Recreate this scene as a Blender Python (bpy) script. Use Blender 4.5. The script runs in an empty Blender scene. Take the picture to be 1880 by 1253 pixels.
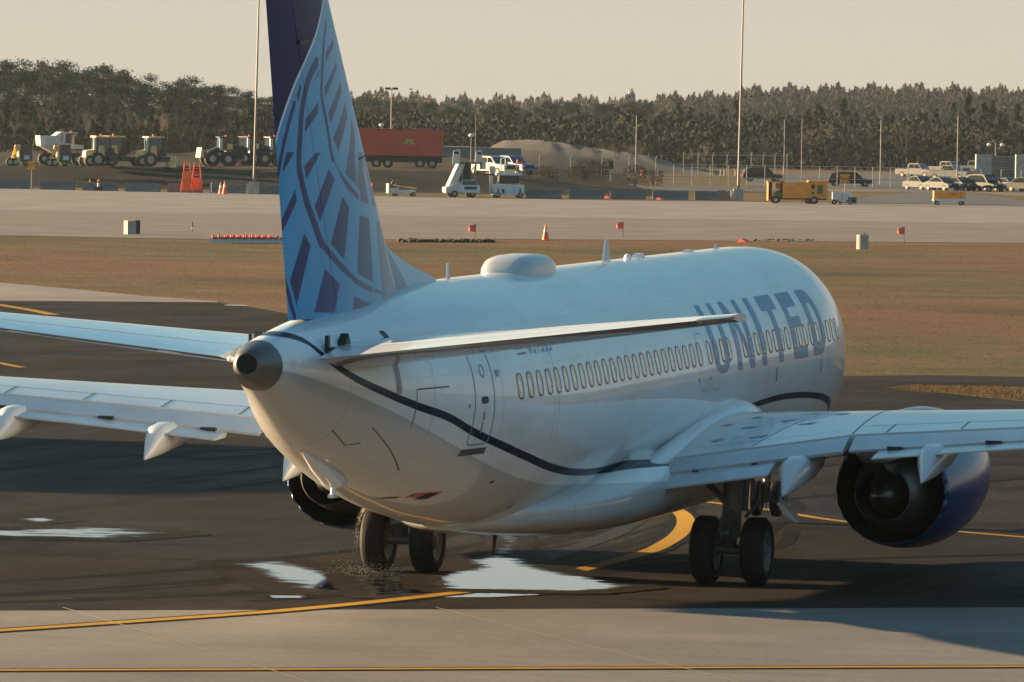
import bpy, math, random
import numpy as np
from mathutils import Vector, Matrix
random.seed(7); RNG = np.random.default_rng(11)
R = math.radians
scene = bpy.context.scene

# ------------------------------------------------------------------ camera
F_PX, YAW, PIT, ROL = 11386.17, R(14.8421), R(2.1225), R(0.8298)
CAM = Vector((25.807, -101.3225, 7.8517))
vv = Vector((-math.sin(YAW)*math.cos(PIT), math.cos(YAW)*math.cos(PIT), -math.sin(PIT)))
rr = Vector((math.cos(YAW), math.sin(YAW), 0)); uu = rr.cross(vv)
r2 = rr*math.cos(ROL)+uu*math.sin(ROL); u2 = -rr*math.sin(ROL)+uu*math.cos(ROL)
cd = bpy.data.cameras.new('camera'); cam = bpy.data.objects.new('camera', cd); scene.collection.objects.link(cam)
cd.sensor_width = 36; cd.lens = F_PX*36/1880; cd.clip_start = 1; cd.clip_end = 20000
m = Matrix((r2, u2, -vv)).transposed().to_4x4(); m.translation = CAM; cam.matrix_world = m
scene.camera = cam

# ------------------------------------------------------------------ world, sun, exposure
SUN_EL = R(9.6); SD = Vector((1, -0.12, 0)).normalized()          # the light travels along SD and down
w = bpy.data.worlds.new('World'); scene.world = w; w.use_nodes = True
nt = w.node_tree; bg = nt.nodes['Background']
sky = nt.nodes.new('ShaderNodeTexSky'); sky.sky_type = 'NISHITA'; sky.sun_disc = False
sky.sun_elevation = SUN_EL
sky.sun_rotation = math.atan2(-SD.x, -SD.y)
sky.air_density = 1.3; sky.dust_density = 3.0; sky.ozone_density = 2.0
tint = nt.nodes.new('ShaderNodeMix'); tint.data_type = 'RGBA'; tint.blend_type = 'MULTIPLY'
tint.inputs[0].default_value = 1; tint.inputs[7].default_value = (0.70, 1.0, 1.08, 1)
nt.links.new(sky.outputs[0], tint.inputs[6]); nt.links.new(tint.outputs[2], bg.inputs[0])
bg.inputs[1].default_value = 0.056
# pale evening haze low over the horizon, fading into the sky texture higher up
geo = nt.nodes.new('ShaderNodeNewGeometry'); sxyz = nt.nodes.new('ShaderNodeSeparateXYZ'); nt.links.new(geo.outputs['Incoming'], sxyz.inputs[0])
el = nt.nodes.new('ShaderNodeMath'); el.operation = 'MULTIPLY'; el.inputs[1].default_value = -1; nt.links.new(sxyz.outputs[2], el.inputs[0])
cr = nt.nodes.new('ShaderNodeValToRGB'); nt.links.new(el.outputs[0], cr.inputs[0]); e = cr.color_ramp.elements
e[0].position = 0.0; e[0].color = (.142, .126, .101, 1); e[1].position = .30; e[1].color = (.024, .068, .096, 1)
for p_, c_ in ((.02, (.140, .129, .107, 1)), (.075, (.112, .122, .112, 1)), (.14, (.050, .090, .107, 1))):
    q_ = e.new(p_); q_.color = c_
hf = nt.nodes.new('ShaderNodeMapRange'); hf.inputs[1].default_value = .10; hf.inputs[2].default_value = .30; hf.inputs[3].default_value = 1; hf.inputs[4].default_value = 0; nt.links.new(el.outputs[0], hf.inputs[0])
bg2 = nt.nodes.new('ShaderNodeBackground'); nt.links.new(cr.outputs[0], bg2.inputs[0]); mxs = nt.nodes.new('ShaderNodeMixShader')
nt.links.new(hf.outputs[0], mxs.inputs[0]); nt.links.new(bg.outputs[0], mxs.inputs[1]); nt.links.new(bg2.outputs[0], mxs.inputs[2]); nt.links.new(mxs.outputs[0], nt.nodes['World Output'].inputs[0])
sl = bpy.data.lights.new('sun', 'SUN'); sl.energy = 5.0; sl.angle = R(0.5); sl.color = (1.0, 0.70, 0.40)
so = bpy.data.objects.new('sun', sl); scene.collection.objects.link(so)
ld = (SD*math.cos(SUN_EL)+Vector((0, 0, -math.sin(SUN_EL)))).normalized()
so.rotation_euler = ld.to_track_quat('-Z', 'Y').to_euler()
scene.view_settings.view_transform = 'Standard'; scene.view_settings.look = 'None'
scene.view_settings.gamma = 1; scene.view_settings.exposure = 2.15
scene.cycles.max_bounces = 6; scene.cycles.volume_bounces = 0; scene.cycles.volume_max_steps = 64

# ------------------------------------------------------------------ helpers
COL = scene.collection
def ray(px, py): return vv + r2*((px-940)/F_PX) - u2*((py-626.5)/F_PX)
def G(px, py, z=0.0):
    d = ray(px, py); return CAM + d*((z-CAM.z)/d.z)
def U(px, py, D): return CAM + ray(px, py)*D
VH = Vector((-math.sin(YAW), math.cos(YAW), 0))
def W(t, D, z=0.0): return Vector((CAM.x, CAM.y, 0)) + rr*t + VH*D + Vector((0, 0, z))
def TD(p):
    q = Vector((p[0]-CAM.x, p[1]-CAM.y, 0)); return q.dot(rr), q.dot(VH)

def herm(x, xs, ys):
    x = np.asarray(x, float); xs = np.asarray(xs, float); ys = np.asarray(ys, float)
    h = np.diff(xs); d = np.diff(ys)/h; mm = np.zeros(len(xs)); mm[0] = d[0]; mm[-1] = d[-1]
    for i in range(1, len(xs)-1):
        if d[i-1]*d[i] > 0:
            a = 2*h[i]+h[i-1]; b = h[i]+2*h[i-1]; mm[i] = (a+b)/(a/d[i-1]+b/d[i])
    i = np.clip(np.searchsorted(xs, x)-1, 0, len(xs)-2); t = (x-xs[i])/h[i]
    return (2*t**3-3*t*t+1)*ys[i]+(t**3-2*t*t+t)*h[i]*mm[i]+(-2*t**3+3*t*t)*ys[i+1]+(t**3-t*t)*h[i]*mm[i+1]

class MB:
    def __init__(s): s.v = []; s.f = []
    def add(s, vs, fs):
        b = len(s.v); s.v += [tuple(p) for p in vs]; s.f += [tuple(b+i for i in q) for q in fs]; return s
    def box(s, c, d, rz=0.0, ry=0.0, rx=0.0, tx=1.0, ty=1.0):
        x, y, z = d[0]/2, d[1]/2, d[2]/2
        M = Matrix.Rotation(rz, 3, 'Z') @ Matrix.Rotation(ry, 3, 'Y') @ Matrix.Rotation(rx, 3, 'X')
        P = []
        for k, (kx, ky) in ((-1, (1, 1)), (1, (tx, ty))):
            for a, b in ((-1, -1), (1, -1), (1, 1), (-1, 1)): P.append(Vector(c)+M@Vector((a*x*kx, b*y*ky, k*z)))
        return s.add(P, [(3, 2, 1, 0), (4, 5, 6, 7), (0, 1, 5, 4), (1, 2, 6, 5), (2, 3, 7, 6), (3, 0, 4, 7)])
    def cyl(s, a, b, r0, r1=None, n=12, cap=True):
        r1 = r0 if r1 is None else r1; a = Vector(a); b = Vector(b); d = (b-a).normalized()
        e = d.orthogonal().normalized(); g = d.cross(e); P = []
        for c, r in ((a, r0), (b, r1)):
            for i in range(n):
                t = 2*math.pi*i/n; P.append(c+e*(r*math.cos(t))+g*(r*math.sin(t)))
        F = [(i, (i+1) % n, n+(i+1) % n, n+i) for i in range(n)]
        if cap: F += [tuple(range(n-1, -1, -1)), tuple(range(n, 2*n))]
        return s.add(P, F)
    def tube(s, pts, r, n=8):
        for a, b in zip(pts[:-1], pts[1:]): s.cyl(a, b, r, r, n)
        return s
    def loft(s, secs, cap=True, closed=True):
        n = len(secs[0]); P = [p for q in secs for p in q]; F = []
        for k in range(len(secs)-1):
            for i in range(n if closed else n-1):
                j = (i+1) % n; F.append((k*n+i, k*n+j, (k+1)*n+j, (k+1)*n+i))
        if cap: F += [tuple(range(n-1, -1, -1)), tuple(range((len(secs)-1)*n, len(secs)*n))]
        return s.add(P, F)
    def lathe(s, prof, axis_o, n=32, axis='X', cap=False):
        # prof: (along, radius); axis through axis_o
        secs = []
        for a, r in prof:
            q = []
            for i in range(n):
                t = 2*math.pi*i/n; c, d = r*math.cos(t), r*math.sin(t)
                o = {'X': (a, c, d), 'Y': (c, a, d), 'Z': (c, d, a)}[axis]; q.append(Vector(axis_o)+Vector(o))
            secs.append(q)
        return s.loft(secs, cap)
    def prism(s, poly, y0, y1, plane='XZ', inset=0.0):
        # outline in (x,z) pushed from y0 to y1 (or (y,z) pushed along x)
        n = len(poly); P = []
        for yy in (y0, y1):
            for a, b in poly: P.append((a, yy, b) if plane == 'XZ' else (yy, a, b) if plane == 'YZ' else (a, b, yy))
        F = [(i, (i+1) % n, n+(i+1) % n, n+i) for i in range(n)]+[tuple(range(n-1, -1, -1)), tuple(range(n, 2*n))]
        return s.add(P, F)
    def sphere(s, c, r, nu=10, nv=6, sz=1.0):
        P = []
        for j in range(nv+1):
            ph = math.pi*j/nv
            for i in range(nu):
                t = 2*math.pi*i/nu; P.append((c[0]+r*math.sin(ph)*math.cos(t), c[1]+r*math.sin(ph)*math.sin(t), c[2]+r*sz*math.cos(ph)))
        F = [(j*nu+i, (j+1)*nu+i, (j+1)*nu+(i+1) % nu, j*nu+(i+1) % nu) for j in range(nv) for i in range(nu)]
        return s.add(P, F)
    def build(s, name, mat, parent=None, smooth=None):
        me = bpy.data.meshes.new(name); me.from_pydata([tuple(p) for p in s.v], [], s.f); me.materials.append(mat)
        bm_fix(me, smooth)
        o = bpy.data.objects.new(name, me); COL.objects.link(o)
        if parent: o.parent = parent
        return o
import bmesh
def bm_fix(me, smooth):
    bm = bmesh.new(); bm.from_mesh(me); bmesh.ops.remove_doubles(bm, verts=bm.verts, dist=1e-5)
    bmesh.ops.recalc_face_normals(bm, faces=bm.faces); bm.to_mesh(me); bm.free()
    if smooth:
        me.polygons.foreach_set('use_smooth', [True]*len(me.polygons))
        me.set_sharp_from_angle(angle=R(smooth))
def raw(name, V, Fq, mat, parent=None, smooth=False):
    me = bpy.data.meshes.new(name); V = np.asarray(V, float)
    me.from_pydata(V.tolist(), [], Fq if isinstance(Fq, list) else Fq.tolist()); me.materials.append(mat)
    if smooth: me.polygons.foreach_set('use_smooth', [True]*len(me.polygons))
    o = bpy.data.objects.new(name, me); COL.objects.link(o)
    if parent: o.parent = parent
    return o
def tag(o, label=None, cat=None, group=None, kind=None):
    if label: o['label'] = label
    if cat: o['category'] = cat
    if group: o['group'] = group
    if kind: o['kind'] = kind
    return o
def empty(name, loc, rz=0.0, label=None, cat=None, group=None, rx=0.0):
    o = bpy.data.objects.new(name, None); o.empty_display_size = 0.3; COL.objects.link(o)
    o.location = loc; o.rotation_euler = (rx, 0, rz); return tag(o, label, cat, group)
def copy_tree(o, parent=None):
    c = o.copy(); COL.objects.link(c); c.parent = parent
    for ch in list(o.children): copy_tree(ch, c)
    return c

# ------------------------------------------------------------------ materials
def mat(name, col, rough=0.5, metal=0.0, coat=0.0, noise=0.0, scale=2.0, bump=0.0, spec=0.5, emit=None, coatr=0.05):
    mt = bpy.data.materials.new(name); mt.use_nodes = True; n = mt.node_tree; b = n.nodes['Principled BSDF']
    b.inputs['Base Color'].default_value = (*col, 1); b.inputs['Roughness'].default_value = rough
    b.inputs['Metallic'].default_value = metal; b.inputs['Coat Weight'].default_value = coat; b.inputs['Coat Roughness'].default_value = coatr
    b.inputs['Specular IOR Level'].default_value = spec
    if noise or bump:
        tc = n.nodes.new('ShaderNodeTexCoord'); nz = n.nodes.new('ShaderNodeTexNoise')
        nz.inputs['Scale'].default_value = scale; nz.inputs['Detail'].default_value = 6
        n.links.new(tc.outputs['Object'], nz.inputs['Vector'])
        if noise:
            mr = n.nodes.new('ShaderNodeMapRange'); mr.inputs[1].default_value = .3; mr.inputs[2].default_value = .7
            mr.inputs[3].default_value = 1-noise; mr.inputs[4].default_value = 1+noise
            mx = n.nodes.new('ShaderNodeMix'); mx.data_type = 'RGBA'; mx.blend_type = 'MULTIPLY'; mx.inputs[0].default_value = 1
            mx.inputs[6].default_value = (*col, 1)
            n.links.new(nz.outputs[0], mr.inputs[0]); n.links.new(mr.outputs[0], mx.inputs[7]); n.links.new(mx.outputs[2], b.inputs['Base Color'])
        if bump:
            bp = n.nodes.new('ShaderNodeBump'); bp.inputs['Strength'].default_value = bump; bp.inputs['Distance'].default_value = .02
            n.links.new(nz.outputs[0], bp.inputs['Height']); n.links.new(bp.outputs[0], b.inputs['Normal'])
    return mt

class NG:
    """tiny helper for longer node trees"""
    def __init__(s, name):
        s.m = bpy.data.materials.new(name); s.m.use_nodes = True; s.t = s.m.node_tree; s.b = s.t.nodes['Principled BSDF']
        s.tc = s.t.nodes.new('ShaderNodeTexCoord')
    def L(s, a, b): s.t.links.new(a, b)
    def n(s, k, **kw):
        x = s.t.nodes.new(k)
        for a, b in kw.items(): setattr(x, a, b)
        return x
    def mapping(s, scale, coord='Object', rot=(0, 0, 0)):
        x = s.n('ShaderNodeMapping'); x.inputs['Scale'].default_value = scale; x.inputs['Rotation'].default_value = rot; s.L(s.tc.outputs[coord], x.inputs[0]); return x.outputs[0]
    def noise(s, vec, scale, detail=5, rough=.5):
        x = s.n('ShaderNodeTexNoise'); x.inputs['Scale'].default_value = scale; x.inputs['Detail'].default_value = detail
        x.inputs['Roughness'].default_value = rough; s.L(vec, x.inputs['Vector']); return x.outputs[0]
    def math(s, op, a, b=None, c=None):
        x = s.n('ShaderNodeMath', operation=op)
        for i, v in enumerate((a, b, c)):
            if v is None: continue
            if hasattr(v, 'is_linked'): s.L(v, x.inputs[i])
            else: x.inputs[i].default_value = v
        return x.outputs[0]
    def rng(s, v, a, b, c, d):
        x = s.n('ShaderNodeMapRange'); s.L(v, x.inputs[0])
        for i, q in enumerate((a, b, c, d)): x.inputs[i+1].default_value = q
        return x.outputs[0]
    def mix(s, f, a, b, mode='MIX'):
        x = s.n('ShaderNodeMix', data_type='RGBA', blend_type=mode)
        for i, v in ((0, f), (6, a), (7, b)):
            if hasattr(v, 'is_linked'): s.L(v, x.inputs[i])
            elif i == 0: x.inputs[0].default_value = v
            else: x.inputs[i].default_value = (*v, 1)
        return x.outputs[2]
    def bump(s, h, st=.3, d=.02):
        x = s.n('ShaderNodeBump'); x.inputs['Strength'].default_value = st; x.inputs['Distance'].default_value = d
        s.L(h, x.inputs['Height']); s.L(x.outputs[0], s.b.inputs['Normal'])
    def set(s, **kw):
        for k, v in kw.items():
            i = s.b.inputs[k.replace('_', ' ')]
            if hasattr(v, 'is_linked'): s.L(v, i)
            elif isinstance(v, tuple): i.default_value = (*v, 1)
            else: i.default_value = v
        return s.m

# fuselage stations: Y, crown z, belly z, half width
ST = [(19.55,2.75,2.75,0.0),(19.35,3.05,2.45,.33),(18.9,3.42,2.12,.62),(18.0,3.95,1.8,.93),(17.0,4.5,1.58,1.18),(16.0,4.92,1.44,1.39),(15.0,5.12,1.36,1.56),(14.0,5.22,1.31,1.72),(13.0,5.265,1.28,1.84),(12.0,5.28,1.27,1.88),(8,5.28,1.27,1.88),(0,5.28,1.27,1.88),(-5.5,5.28,1.27,1.88),(-8,5.275,1.40,1.86),(-10,5.25,1.66,1.78),(-12,5.17,2.05,1.56),(-14,5.02,2.55,1.21),(-15.5,4.93,2.98,.88),(-17,4.81,3.6,.5),(-17.85,4.70,4.0,.35),(-18.37,4.57,4.21,.18)]
SA = np.array(ST[::-1])
def prof(Y): return [herm(Y, SA[:, 0], SA[:, k]) for k in (1, 2, 3)]
def surf(Y, z, off=0.0, side=1):
    zt, zb, wd = [float(a) for a in prof(Y)]; zc = (zt+zb)/2; h = (zt-zb)/2
    s = max(-1, min(1, (z-zc)/h)); X = wd*math.sqrt(max(0, 1-s*s))
    n = Vector((X/max(wd, .01)**2, 0, (z-zc)/h**2)).normalized()
    return Vector((side*(X+n.x*off), Y, z+n.z*off))

STRIPE = [(-17.9,4.86),(-17.2,4.78),(-16.8,4.68),(-16.5,4.45),(-15.8,4.12),(-14.9,3.86),(-13.9,3.62),(-12.9,3.42),(-11.8,3.13),(-10,2.76),(-9.1,2.60),(-7.6,2.36),(-5.8,2.17),(-4.1,2.09),(-2.7,2.10),(0,2.04),(1.0,2.05),(3,2.28),(5.4,2.59),(7.35,2.68),(9.3,2.67),(11.7,2.55),(13,2.42),(16,2.0),(19,1.2)]
GREY = [(-18.4,4.30),(-17.8,4.28),(-16.95,4.15),(-16.2,3.98),(-15.15,3.71),(-13.83,3.36),(-12.57,3.02),(-10.9,2.62),(-9.6,2.37),(-8.46,2.2),(-6.12,1.98),(-4.25,1.9),(-1.66,1.79),(2.15,1.6),(8,2.3),(12,2.1),(16,1.6),(19.6,.8)]
def curve_node(g, y, pts):
    fc = g.n('ShaderNodeFloatCurve'); c = fc.mapping; cv = c.curves[0]
    xs = [(a+19)/39 for a, b in pts]; ys = [b/6 for a, b in pts]
    while len(cv.points) < len(pts): cv.points.new(.5, .5)
    for p, a, b in zip(cv.points, xs, ys): p.location = (a, b)
    c.update(); g.L(g.rng(y, -19, 20, 0, 1), fc.inputs['Value']); return g.math('MULTIPLY', fc.outputs[0], 6.0)

def white_paint(name, livery=False):
    g = NG(name); sx = g.n('ShaderNodeSeparateXYZ'); g.L(g.tc.outputs['Object'], sx.inputs[0]); y, z = sx.outputs[1], sx.outputs[2]
    dirt = g.noise(g.mapping((1, .18, 1)), 1.6, 8, .65); d2 = g.noise(g.mapping((3, .5, 6)), 3.0, 4)
    k = g.rng(dirt, .35, .75, 1.0, .78); base = g.mix(1.0, (.70, .71, .72), k, 'MULTIPLY')
    if livery:
        zg = curve_node(g, y, GREY); base = g.mix(g.rng(g.math('SUBTRACT', zg, z), -.006, .006, 0, 1), base, (.40, .40, .395))
        streak = g.rng(g.noise(g.mapping((.6, .35, 4.0)), 1.2, 7, .7), .50, .78, 0, .5)
        low = g.rng(z, 1.3, 2.2, 1, 0)
        base = g.mix(g.math('MULTIPLY', streak, low), base, (.16, .14, .12))
        zs = curve_node(g, y, STRIPE)
        on = g.rng(g.math('ABSOLUTE', g.math('SUBTRACT', z, zs)), .055, .062, 1, 0)
        base = g.mix(on, base, (.008, .016, .045))
        # skin joints: circumferential every 2.5 m and a few stringer laps
        f = g.math('FRACT', g.math('DIVIDE', g.math('ADD', y, 40.0), 2.54)); l1 = g.rng(g.math('ABSOLUTE', g.math('SUBTRACT', f, .5)), .0, .006, 1, 0)
        f2 = g.math('FRACT', g.math('DIVIDE', z, .62)); l2 = g.rng(g.math('ABSOLUTE', g.math('SUBTRACT', f2, .5)), .0, .008, 1, 0)
        f3 = g.math('FRACT', g.math('DIVIDE', g.math('ADD', y, 40.3), 1.016)); l3 = g.math('MULTIPLY', g.rng(g.math('ABSOLUTE', g.math('SUBTRACT', f3, .5)), .0, .008, 1, 0), .4)
        rv = g.rng(g.math('ABSOLUTE', g.math('SUBTRACT', g.math('FRACT', g.math('DIVIDE', y, .06)), .5)), .2, .3, .25, 1.0)
        ln = g.math('MAXIMUM', g.math('MAXIMUM', l1, l3), g.math('MULTIPLY', l2, rv))
        base = g.mix(g.math('MULTIPLY', ln, .6), base, (.15, .16, .17))
    fr = g.math('FRACT', g.math('DIVIDE', y, .508)); wav = g.math('MULTIPLY', g.math('SINE', g.math('MULTIPLY', fr, 6.2832)), .12)
    g.bump(g.math('ADD', g.noise(g.mapping((1, .8, 1)), .9, 3), wav), .16, .02)
    coat = g.mix(on, (.60, .60, .60), (.08, .08, .08)) if livery else .45
    g.set(Base_Color=base, Roughness=g.rng(d2, .3, .7, .30, .46), Coat_Weight=coat, Coat_Roughness=.03)
    g.set(Specular_IOR_Level=g.mix(on, (.45, .45, .45), (.15, .15, .15)) if livery else .4); return g.m
M = {}
M['skin'] = white_paint('fuselage_paint', True)
M['white'] = white_paint('white_paint')
M['winggrey'] = mat('wing_grey_paint', (.50, .53, .55), .33, 0, .5, noise=.10, scale=.9, bump=.02)
M['flapgrey'] = mat('flap_grey_paint', (.42, .45, .47), .4, 0, .3, noise=.12, scale=1.2)
M['bare'] = mat('bare_metal', (.55, .55, .55), .22, 1.0, 0, noise=.1, scale=3)
M['apu'] = mat('apu_titanium', (.13, .125, .12), .42, .75, 0, noise=.12, scale=5)
M['black'] = mat('black_hole', (.004, .004, .005), .8)
M['dark'] = mat('dark_metal', (.03, .03, .032), .5, .3, noise=.2, scale=6)
M['gear'] = mat('gear_grey', (.10, .10, .105), .45, .3, noise=.25, scale=7)
M['tyre'] = mat('tyre_rubber', (.007, .007, .0075), .75, spec=.25, noise=.3, scale=9, bump=.3)
M['navy'] = mat('nacelle_blue', (.010, .036, .145), .28, 0, .25, coatr=.06)
M['duct'] = mat('duct_composite', (.012, .012, .013), .6, noise=.3, scale=6)
M['core'] = mat('core_metal', (.15, .145, .14), .42, .8, noise=.15, scale=5)
M['winpane'] = mat('cabin_window', (.22, .19, .15), .12, 0, .5)
M['winrim'] = mat('window_rim', (.13, .14, .15), .35, .3)
M['titles'] = mat('title_blue', (.085, .215, .36), .35, 0, .12, spec=.2)
M['red'] = mat('red_paint', (.45, .03, .03), .45)
M['seam'] = mat('seam_dark', (.05, .055, .06), .5)
M['seamlt'] = mat('door_outline_grey', (.22, .24, .26), .4)
M['glass'] = mat('vehicle_glass', (.012, .018, .02), .06, 0, .6)
M['lamp'] = mat('clear_lens', (.75, .75, .72), .08, 0, 1)

# ------------------------------------------------------------------ setting: ground sheets
def sheet(name, pts, z, mt, sub=0, kind='structure'):
    V = [(p[0], p[1], z) for p in pts]; me = bpy.data.meshes.new(name)
    me.from_pydata(V, [], [tuple(range(len(V)))]); me.materials.append(mt)
    bm = bmesh.new(); bm.from_mesh(me)
    for f in bm.faces:
        f.normal_update()
        if f.normal.z < 0: f.normal_flip()
    bmesh.ops.triangulate(bm, faces=bm.faces); bm.to_mesh(me); bm.free()
    o = bpy.data.objects.new(name, me); COL.objects.link(o); return tag(o, kind=kind)

VR = (0, 0, -YAW)
# grass
g = NG('dry_grass'); wv = g.mapping((1, 1, 1), rot=VR); st = g.mapping((.6, .55, 1), rot=VR)
big = g.noise(st, .028, 5, .6); mid = g.noise(st, .22, 6, .65); fine = g.noise(g.mapping((1, .6, 1), rot=VR), 2.4, 6, .75)
c = g.mix(g.rng(big, .44, .55, 0, 1), (.124, .060, .026), (.070, .060, .020))
c = g.mix(g.rng(mid, .40, .68, 0, .8), c, (.150, .088, .036))
c = g.mix(g.rng(g.noise(st, .07, 4), .56, .66, 0, .55), c, (.032, .025, .017))
c = g.mix(1.0, c, g.rng(fine, .3, .7, .72, 1.28), 'MULTIPLY')
g.bump(fine, .3, .06); M['grass'] = g.set(Base_Color=c, Roughness=.95, Specular_IOR_Level=.1)
# near asphalt
def asphalt_nodes(g):
    st = g.mapping((.8, .45, 1), rot=VR)
    a1 = g.noise(st, .30, 8, .68); a2 = g.noise(g.mapping((.8, .22, 1), rot=(0, 0, -YAW-.5)), .42, 8, .66); a3 = g.noise(g.mapping((1, .5, 1), rot=VR), 7, 5, .75)
    a4 = g.noise(g.mapping((.6, .35, 1), rot=(0, 0, -YAW+.5)), .12, 5, .6)
    c = g.mix(g.rng(a1, .40, .62, 0, 1), (.0125, .0106, .0088), (.037, .030, .0235))
    c = g.mix(g.rng(a2, .48, .70, 0, .6), c, (.0085, .0075, .007))
    c = g.mix(g.rng(a4, .35, .65, 0, .45), c, (.034, .028, .0215))
    sk = g.noise(g.mapping((.12, 1.0, 1), rot=(0, 0, -YAW+.45)), .6, 7, .7); c = g.mix(g.rng(sk, .52, .64, 0, .7), c, (.007, .0065, .006)); sk2 = g.noise(g.mapping((.10, 1.2, 1), rot=(0, 0, -YAW-.75)), .6, 6, .7); c = g.mix(g.rng(sk2, .58, .68, 0, .6), c, (.008, .0075, .007))
    c = g.mix(1.0, c, g.rng(a3, .3, .7, .62, 1.40), 'MULTIPLY')
    return c, a2, a3
g = NG('asphalt'); c, a2, a3 = asphalt_nodes(g)
g.bump(a3, .35, .01)
M['asphalt'] = g.set(Base_Color=c, Roughness=g.rng(a2, .35, .65, .62, .9), Specular_IOR_Level=.04)
# concrete
def concrete(name, ca, cb, joint=None, rot=-YAW):
    g = NG(name); st = g.mapping((.35, .6, 1), rot=(0, 0, rot))
    a1 = g.noise(st, .5, 7, .6); a2 = g.noise(g.mapping((1, 1, 1)), 9, 4, .7); a3 = g.noise(g.mapping((.05, 1.3, 1), rot=(0, 0, rot)), 1.1, 5)
    c = g.mix(g.rng(a1, .35, .65, 0, 1), ca, cb); c = g.mix(g.rng(a3, .55, .72, 0, .35), c, tuple(x*.6 for x in ca))
    bl = g.noise(g.mapping((.5, .3, 1), rot=(0, 0, rot)), .35, 7, .7); c = g.mix(1.0, c, g.rng(bl, .35, .65, .86, 1.10), 'MULTIPLY'); c = g.mix(1.0, c, g.rng(a2, .3, .7, .84, 1.16), 'MULTIPLY')
    if joint:
        sx = g.n('ShaderNodeSeparateXYZ'); g.L(g.mapping((1, 1, 1), rot=(0, 0, rot)), sx.inputs[0])
        f = g.math('FRACT', g.math('DIVIDE', sx.outputs[1], joint)); l = g.rng(g.math('ABSOLUTE', g.math('SUBTRACT', f, .5)), .004, .010, 1, 0)
        c = g.mix(g.math('MULTIPLY', l, .6), c, (.05, .045, .04))
    g.bump(a2, .2, .01)
    return g.set(Base_Color=c, Roughness=.85, Specular_IOR_Level=.12)
M['apron'] = concrete('apron_concrete', (.155, .143, .130), (.195, .182, .165))
M['farcon'] = concrete('far_concrete', (.20, .175, .155), (.25, .22, .19), 14.0)
M['fartan'] = concrete('far_shoulder', (.16, .130, .11), (.20, .165, .14), 9.0)
M['farroad'] = concrete('road_grey', (.075, .072, .070), (.11, .105, .10))
M['gravel'] = mat('dark_gravel', (.028, .027, .026), .95, spec=.04, noise=.6, scale=6, bump=.8)
M['dirt'] = mat('red_dirt', (.036, .019, .012), .95, noise=.6, scale=.55, bump=1.0)
M['yellow'] = mat('yellow_line', (.36, .20, .03), .7, spec=.04, noise=.14, scale=5)
M['lineblk'] = mat('black_line_border', (.009, .009, .009), .75, spec=.04, noise=.2, scale=4)
M['oldline'] = mat('painted_out_line', (.026, .027, .029), .7, spec=.04, noise=.2, scale=4)
M['joint'] = mat('pale_joint_sealant', (.30, .27, .21), .8, spec=.04)

far = [W(-6000, -200), W(6000, -200), W(6000, 12000), W(-6000, 12000)]
tag(sheet('ground', far, 0, M['grass']))
def PL(*a): return [G(x, y) for x, y in a]
sheet('taxiway_asphalt', PL((-9000,500),(-700,548),(0,553),(400,556),(470,566),(530,577),(640,592),(1000,640),(1300,672),(1535,699),(1700,704),(1880,706),(2700,716),(6500,760),(6500,1102),(-4000,1136)), .010, M['asphalt'])
ap = PL((6500,1102),(-4000,1136)); sheet('apron', [ap[0], ap[1], W(-60, 20), W(90, 20)], .012, M['apron'])
sheet('service_road', PL((-900,505),(0,520),(130,531),(260,544),(400,554),(400,556),(0,553),(-900,546)), .014, M['farcon'])
sheet('gravel_strip', PL((1520,692),(1700,690),(1880,693),(2700,702),(2700,716),(1880,706),(1700,704),(1535,700)), .016, M['gravel'])
sheet('grass_island', PL((1625,713),(1680,708),(1760,709),(1880,712),(2700,722),(2700,790),(1880,739),(1800,731),(1740,724),(1660,719)), .020, M['grass'])
sheet('taxiway_shoulder', PL((-900,420),(0,433),(250,438),(500,441),(940,440),(1880,447),(2800,459),(2800,424),(1880,411),(940,399),(0,387),(-900,374)), .02, M['fartan'])
sheet('far_taxiway', PL((-900,374),(0,387),(940,399),(1880,411),(2800,424),(2800,391),(1880,378.5),(940,365.5),(500,357.5),(0,347),(-900,335)), .02, M['farcon'])
sheet('perimeter_road', PL((1560,373.5),(1590,362),(1680,353),(1760,354),(1830,362),(1900,372),(1900,378)), .03, M['farroad'])
sheet('parking_lot', PL((1370,343),(1370,322),(1600,318),(2400,322),(2400,352),(1640,350)), .03, M['farroad'])
def strip(name, px, wd, mt, z, kind='structure', smooth=True):
    P = [G(a, b) for a, b in px]
    if smooth and len(P) > 2:
        t = np.linspace(0, len(P)-1, (len(P)-1)*10+1); k = np.arange(len(P))
        P = [Vector((float(herm(a, k, [p.x for p in P])), float(herm(a, k, [p.y for p in P])), 0)) for a in t]
    V = []
    for i, p in enumerate(P):
        d = (P[min(i+1, len(P)-1)]-P[max(i-1, 0)]).normalized(); n = Vector((-d.y, d.x, 0)); V += [p+n*wd/2, p-n*wd/2]
    V = [(q.x, q.y, z) for q in V]
    o = raw(name, V, [(2*i, 2*i+1, 2*i+3, 2*i+2) for i in range(len(P)-1)], mt)
    return tag(o, kind=kind)
CL = [(-300,1180),(0,1160),(250,1143),(500,1125),(700,1106),(880,1085),(960,1072),(1040,1055),(1110,1037),(1180,1018),(1230,995),(1256,970),(1256,950),(1235,936),(1195,925)]
strip('guide_line_border', CL, 0.62, M['lineblk'], .018); strip('guide_line', CL, 0.34, M['yellow'], .022)
strip('edge_line_border', [(-300,1234.5),(2200,1225)], .52, M['lineblk'], .018); strip('edge_line', [(-300,1234.5),(2200,1225)], .26, M['yellow'], .022)
strip('cross_line', [(1215,914),(1400,936),(1540,958),(1880,988),(2300,1022)], .24, M['yellow'], .018)
strip('far_line', [(-200,535),(0,561),(60,571),(98,579)], .5, M['yellow'], .018)
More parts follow.
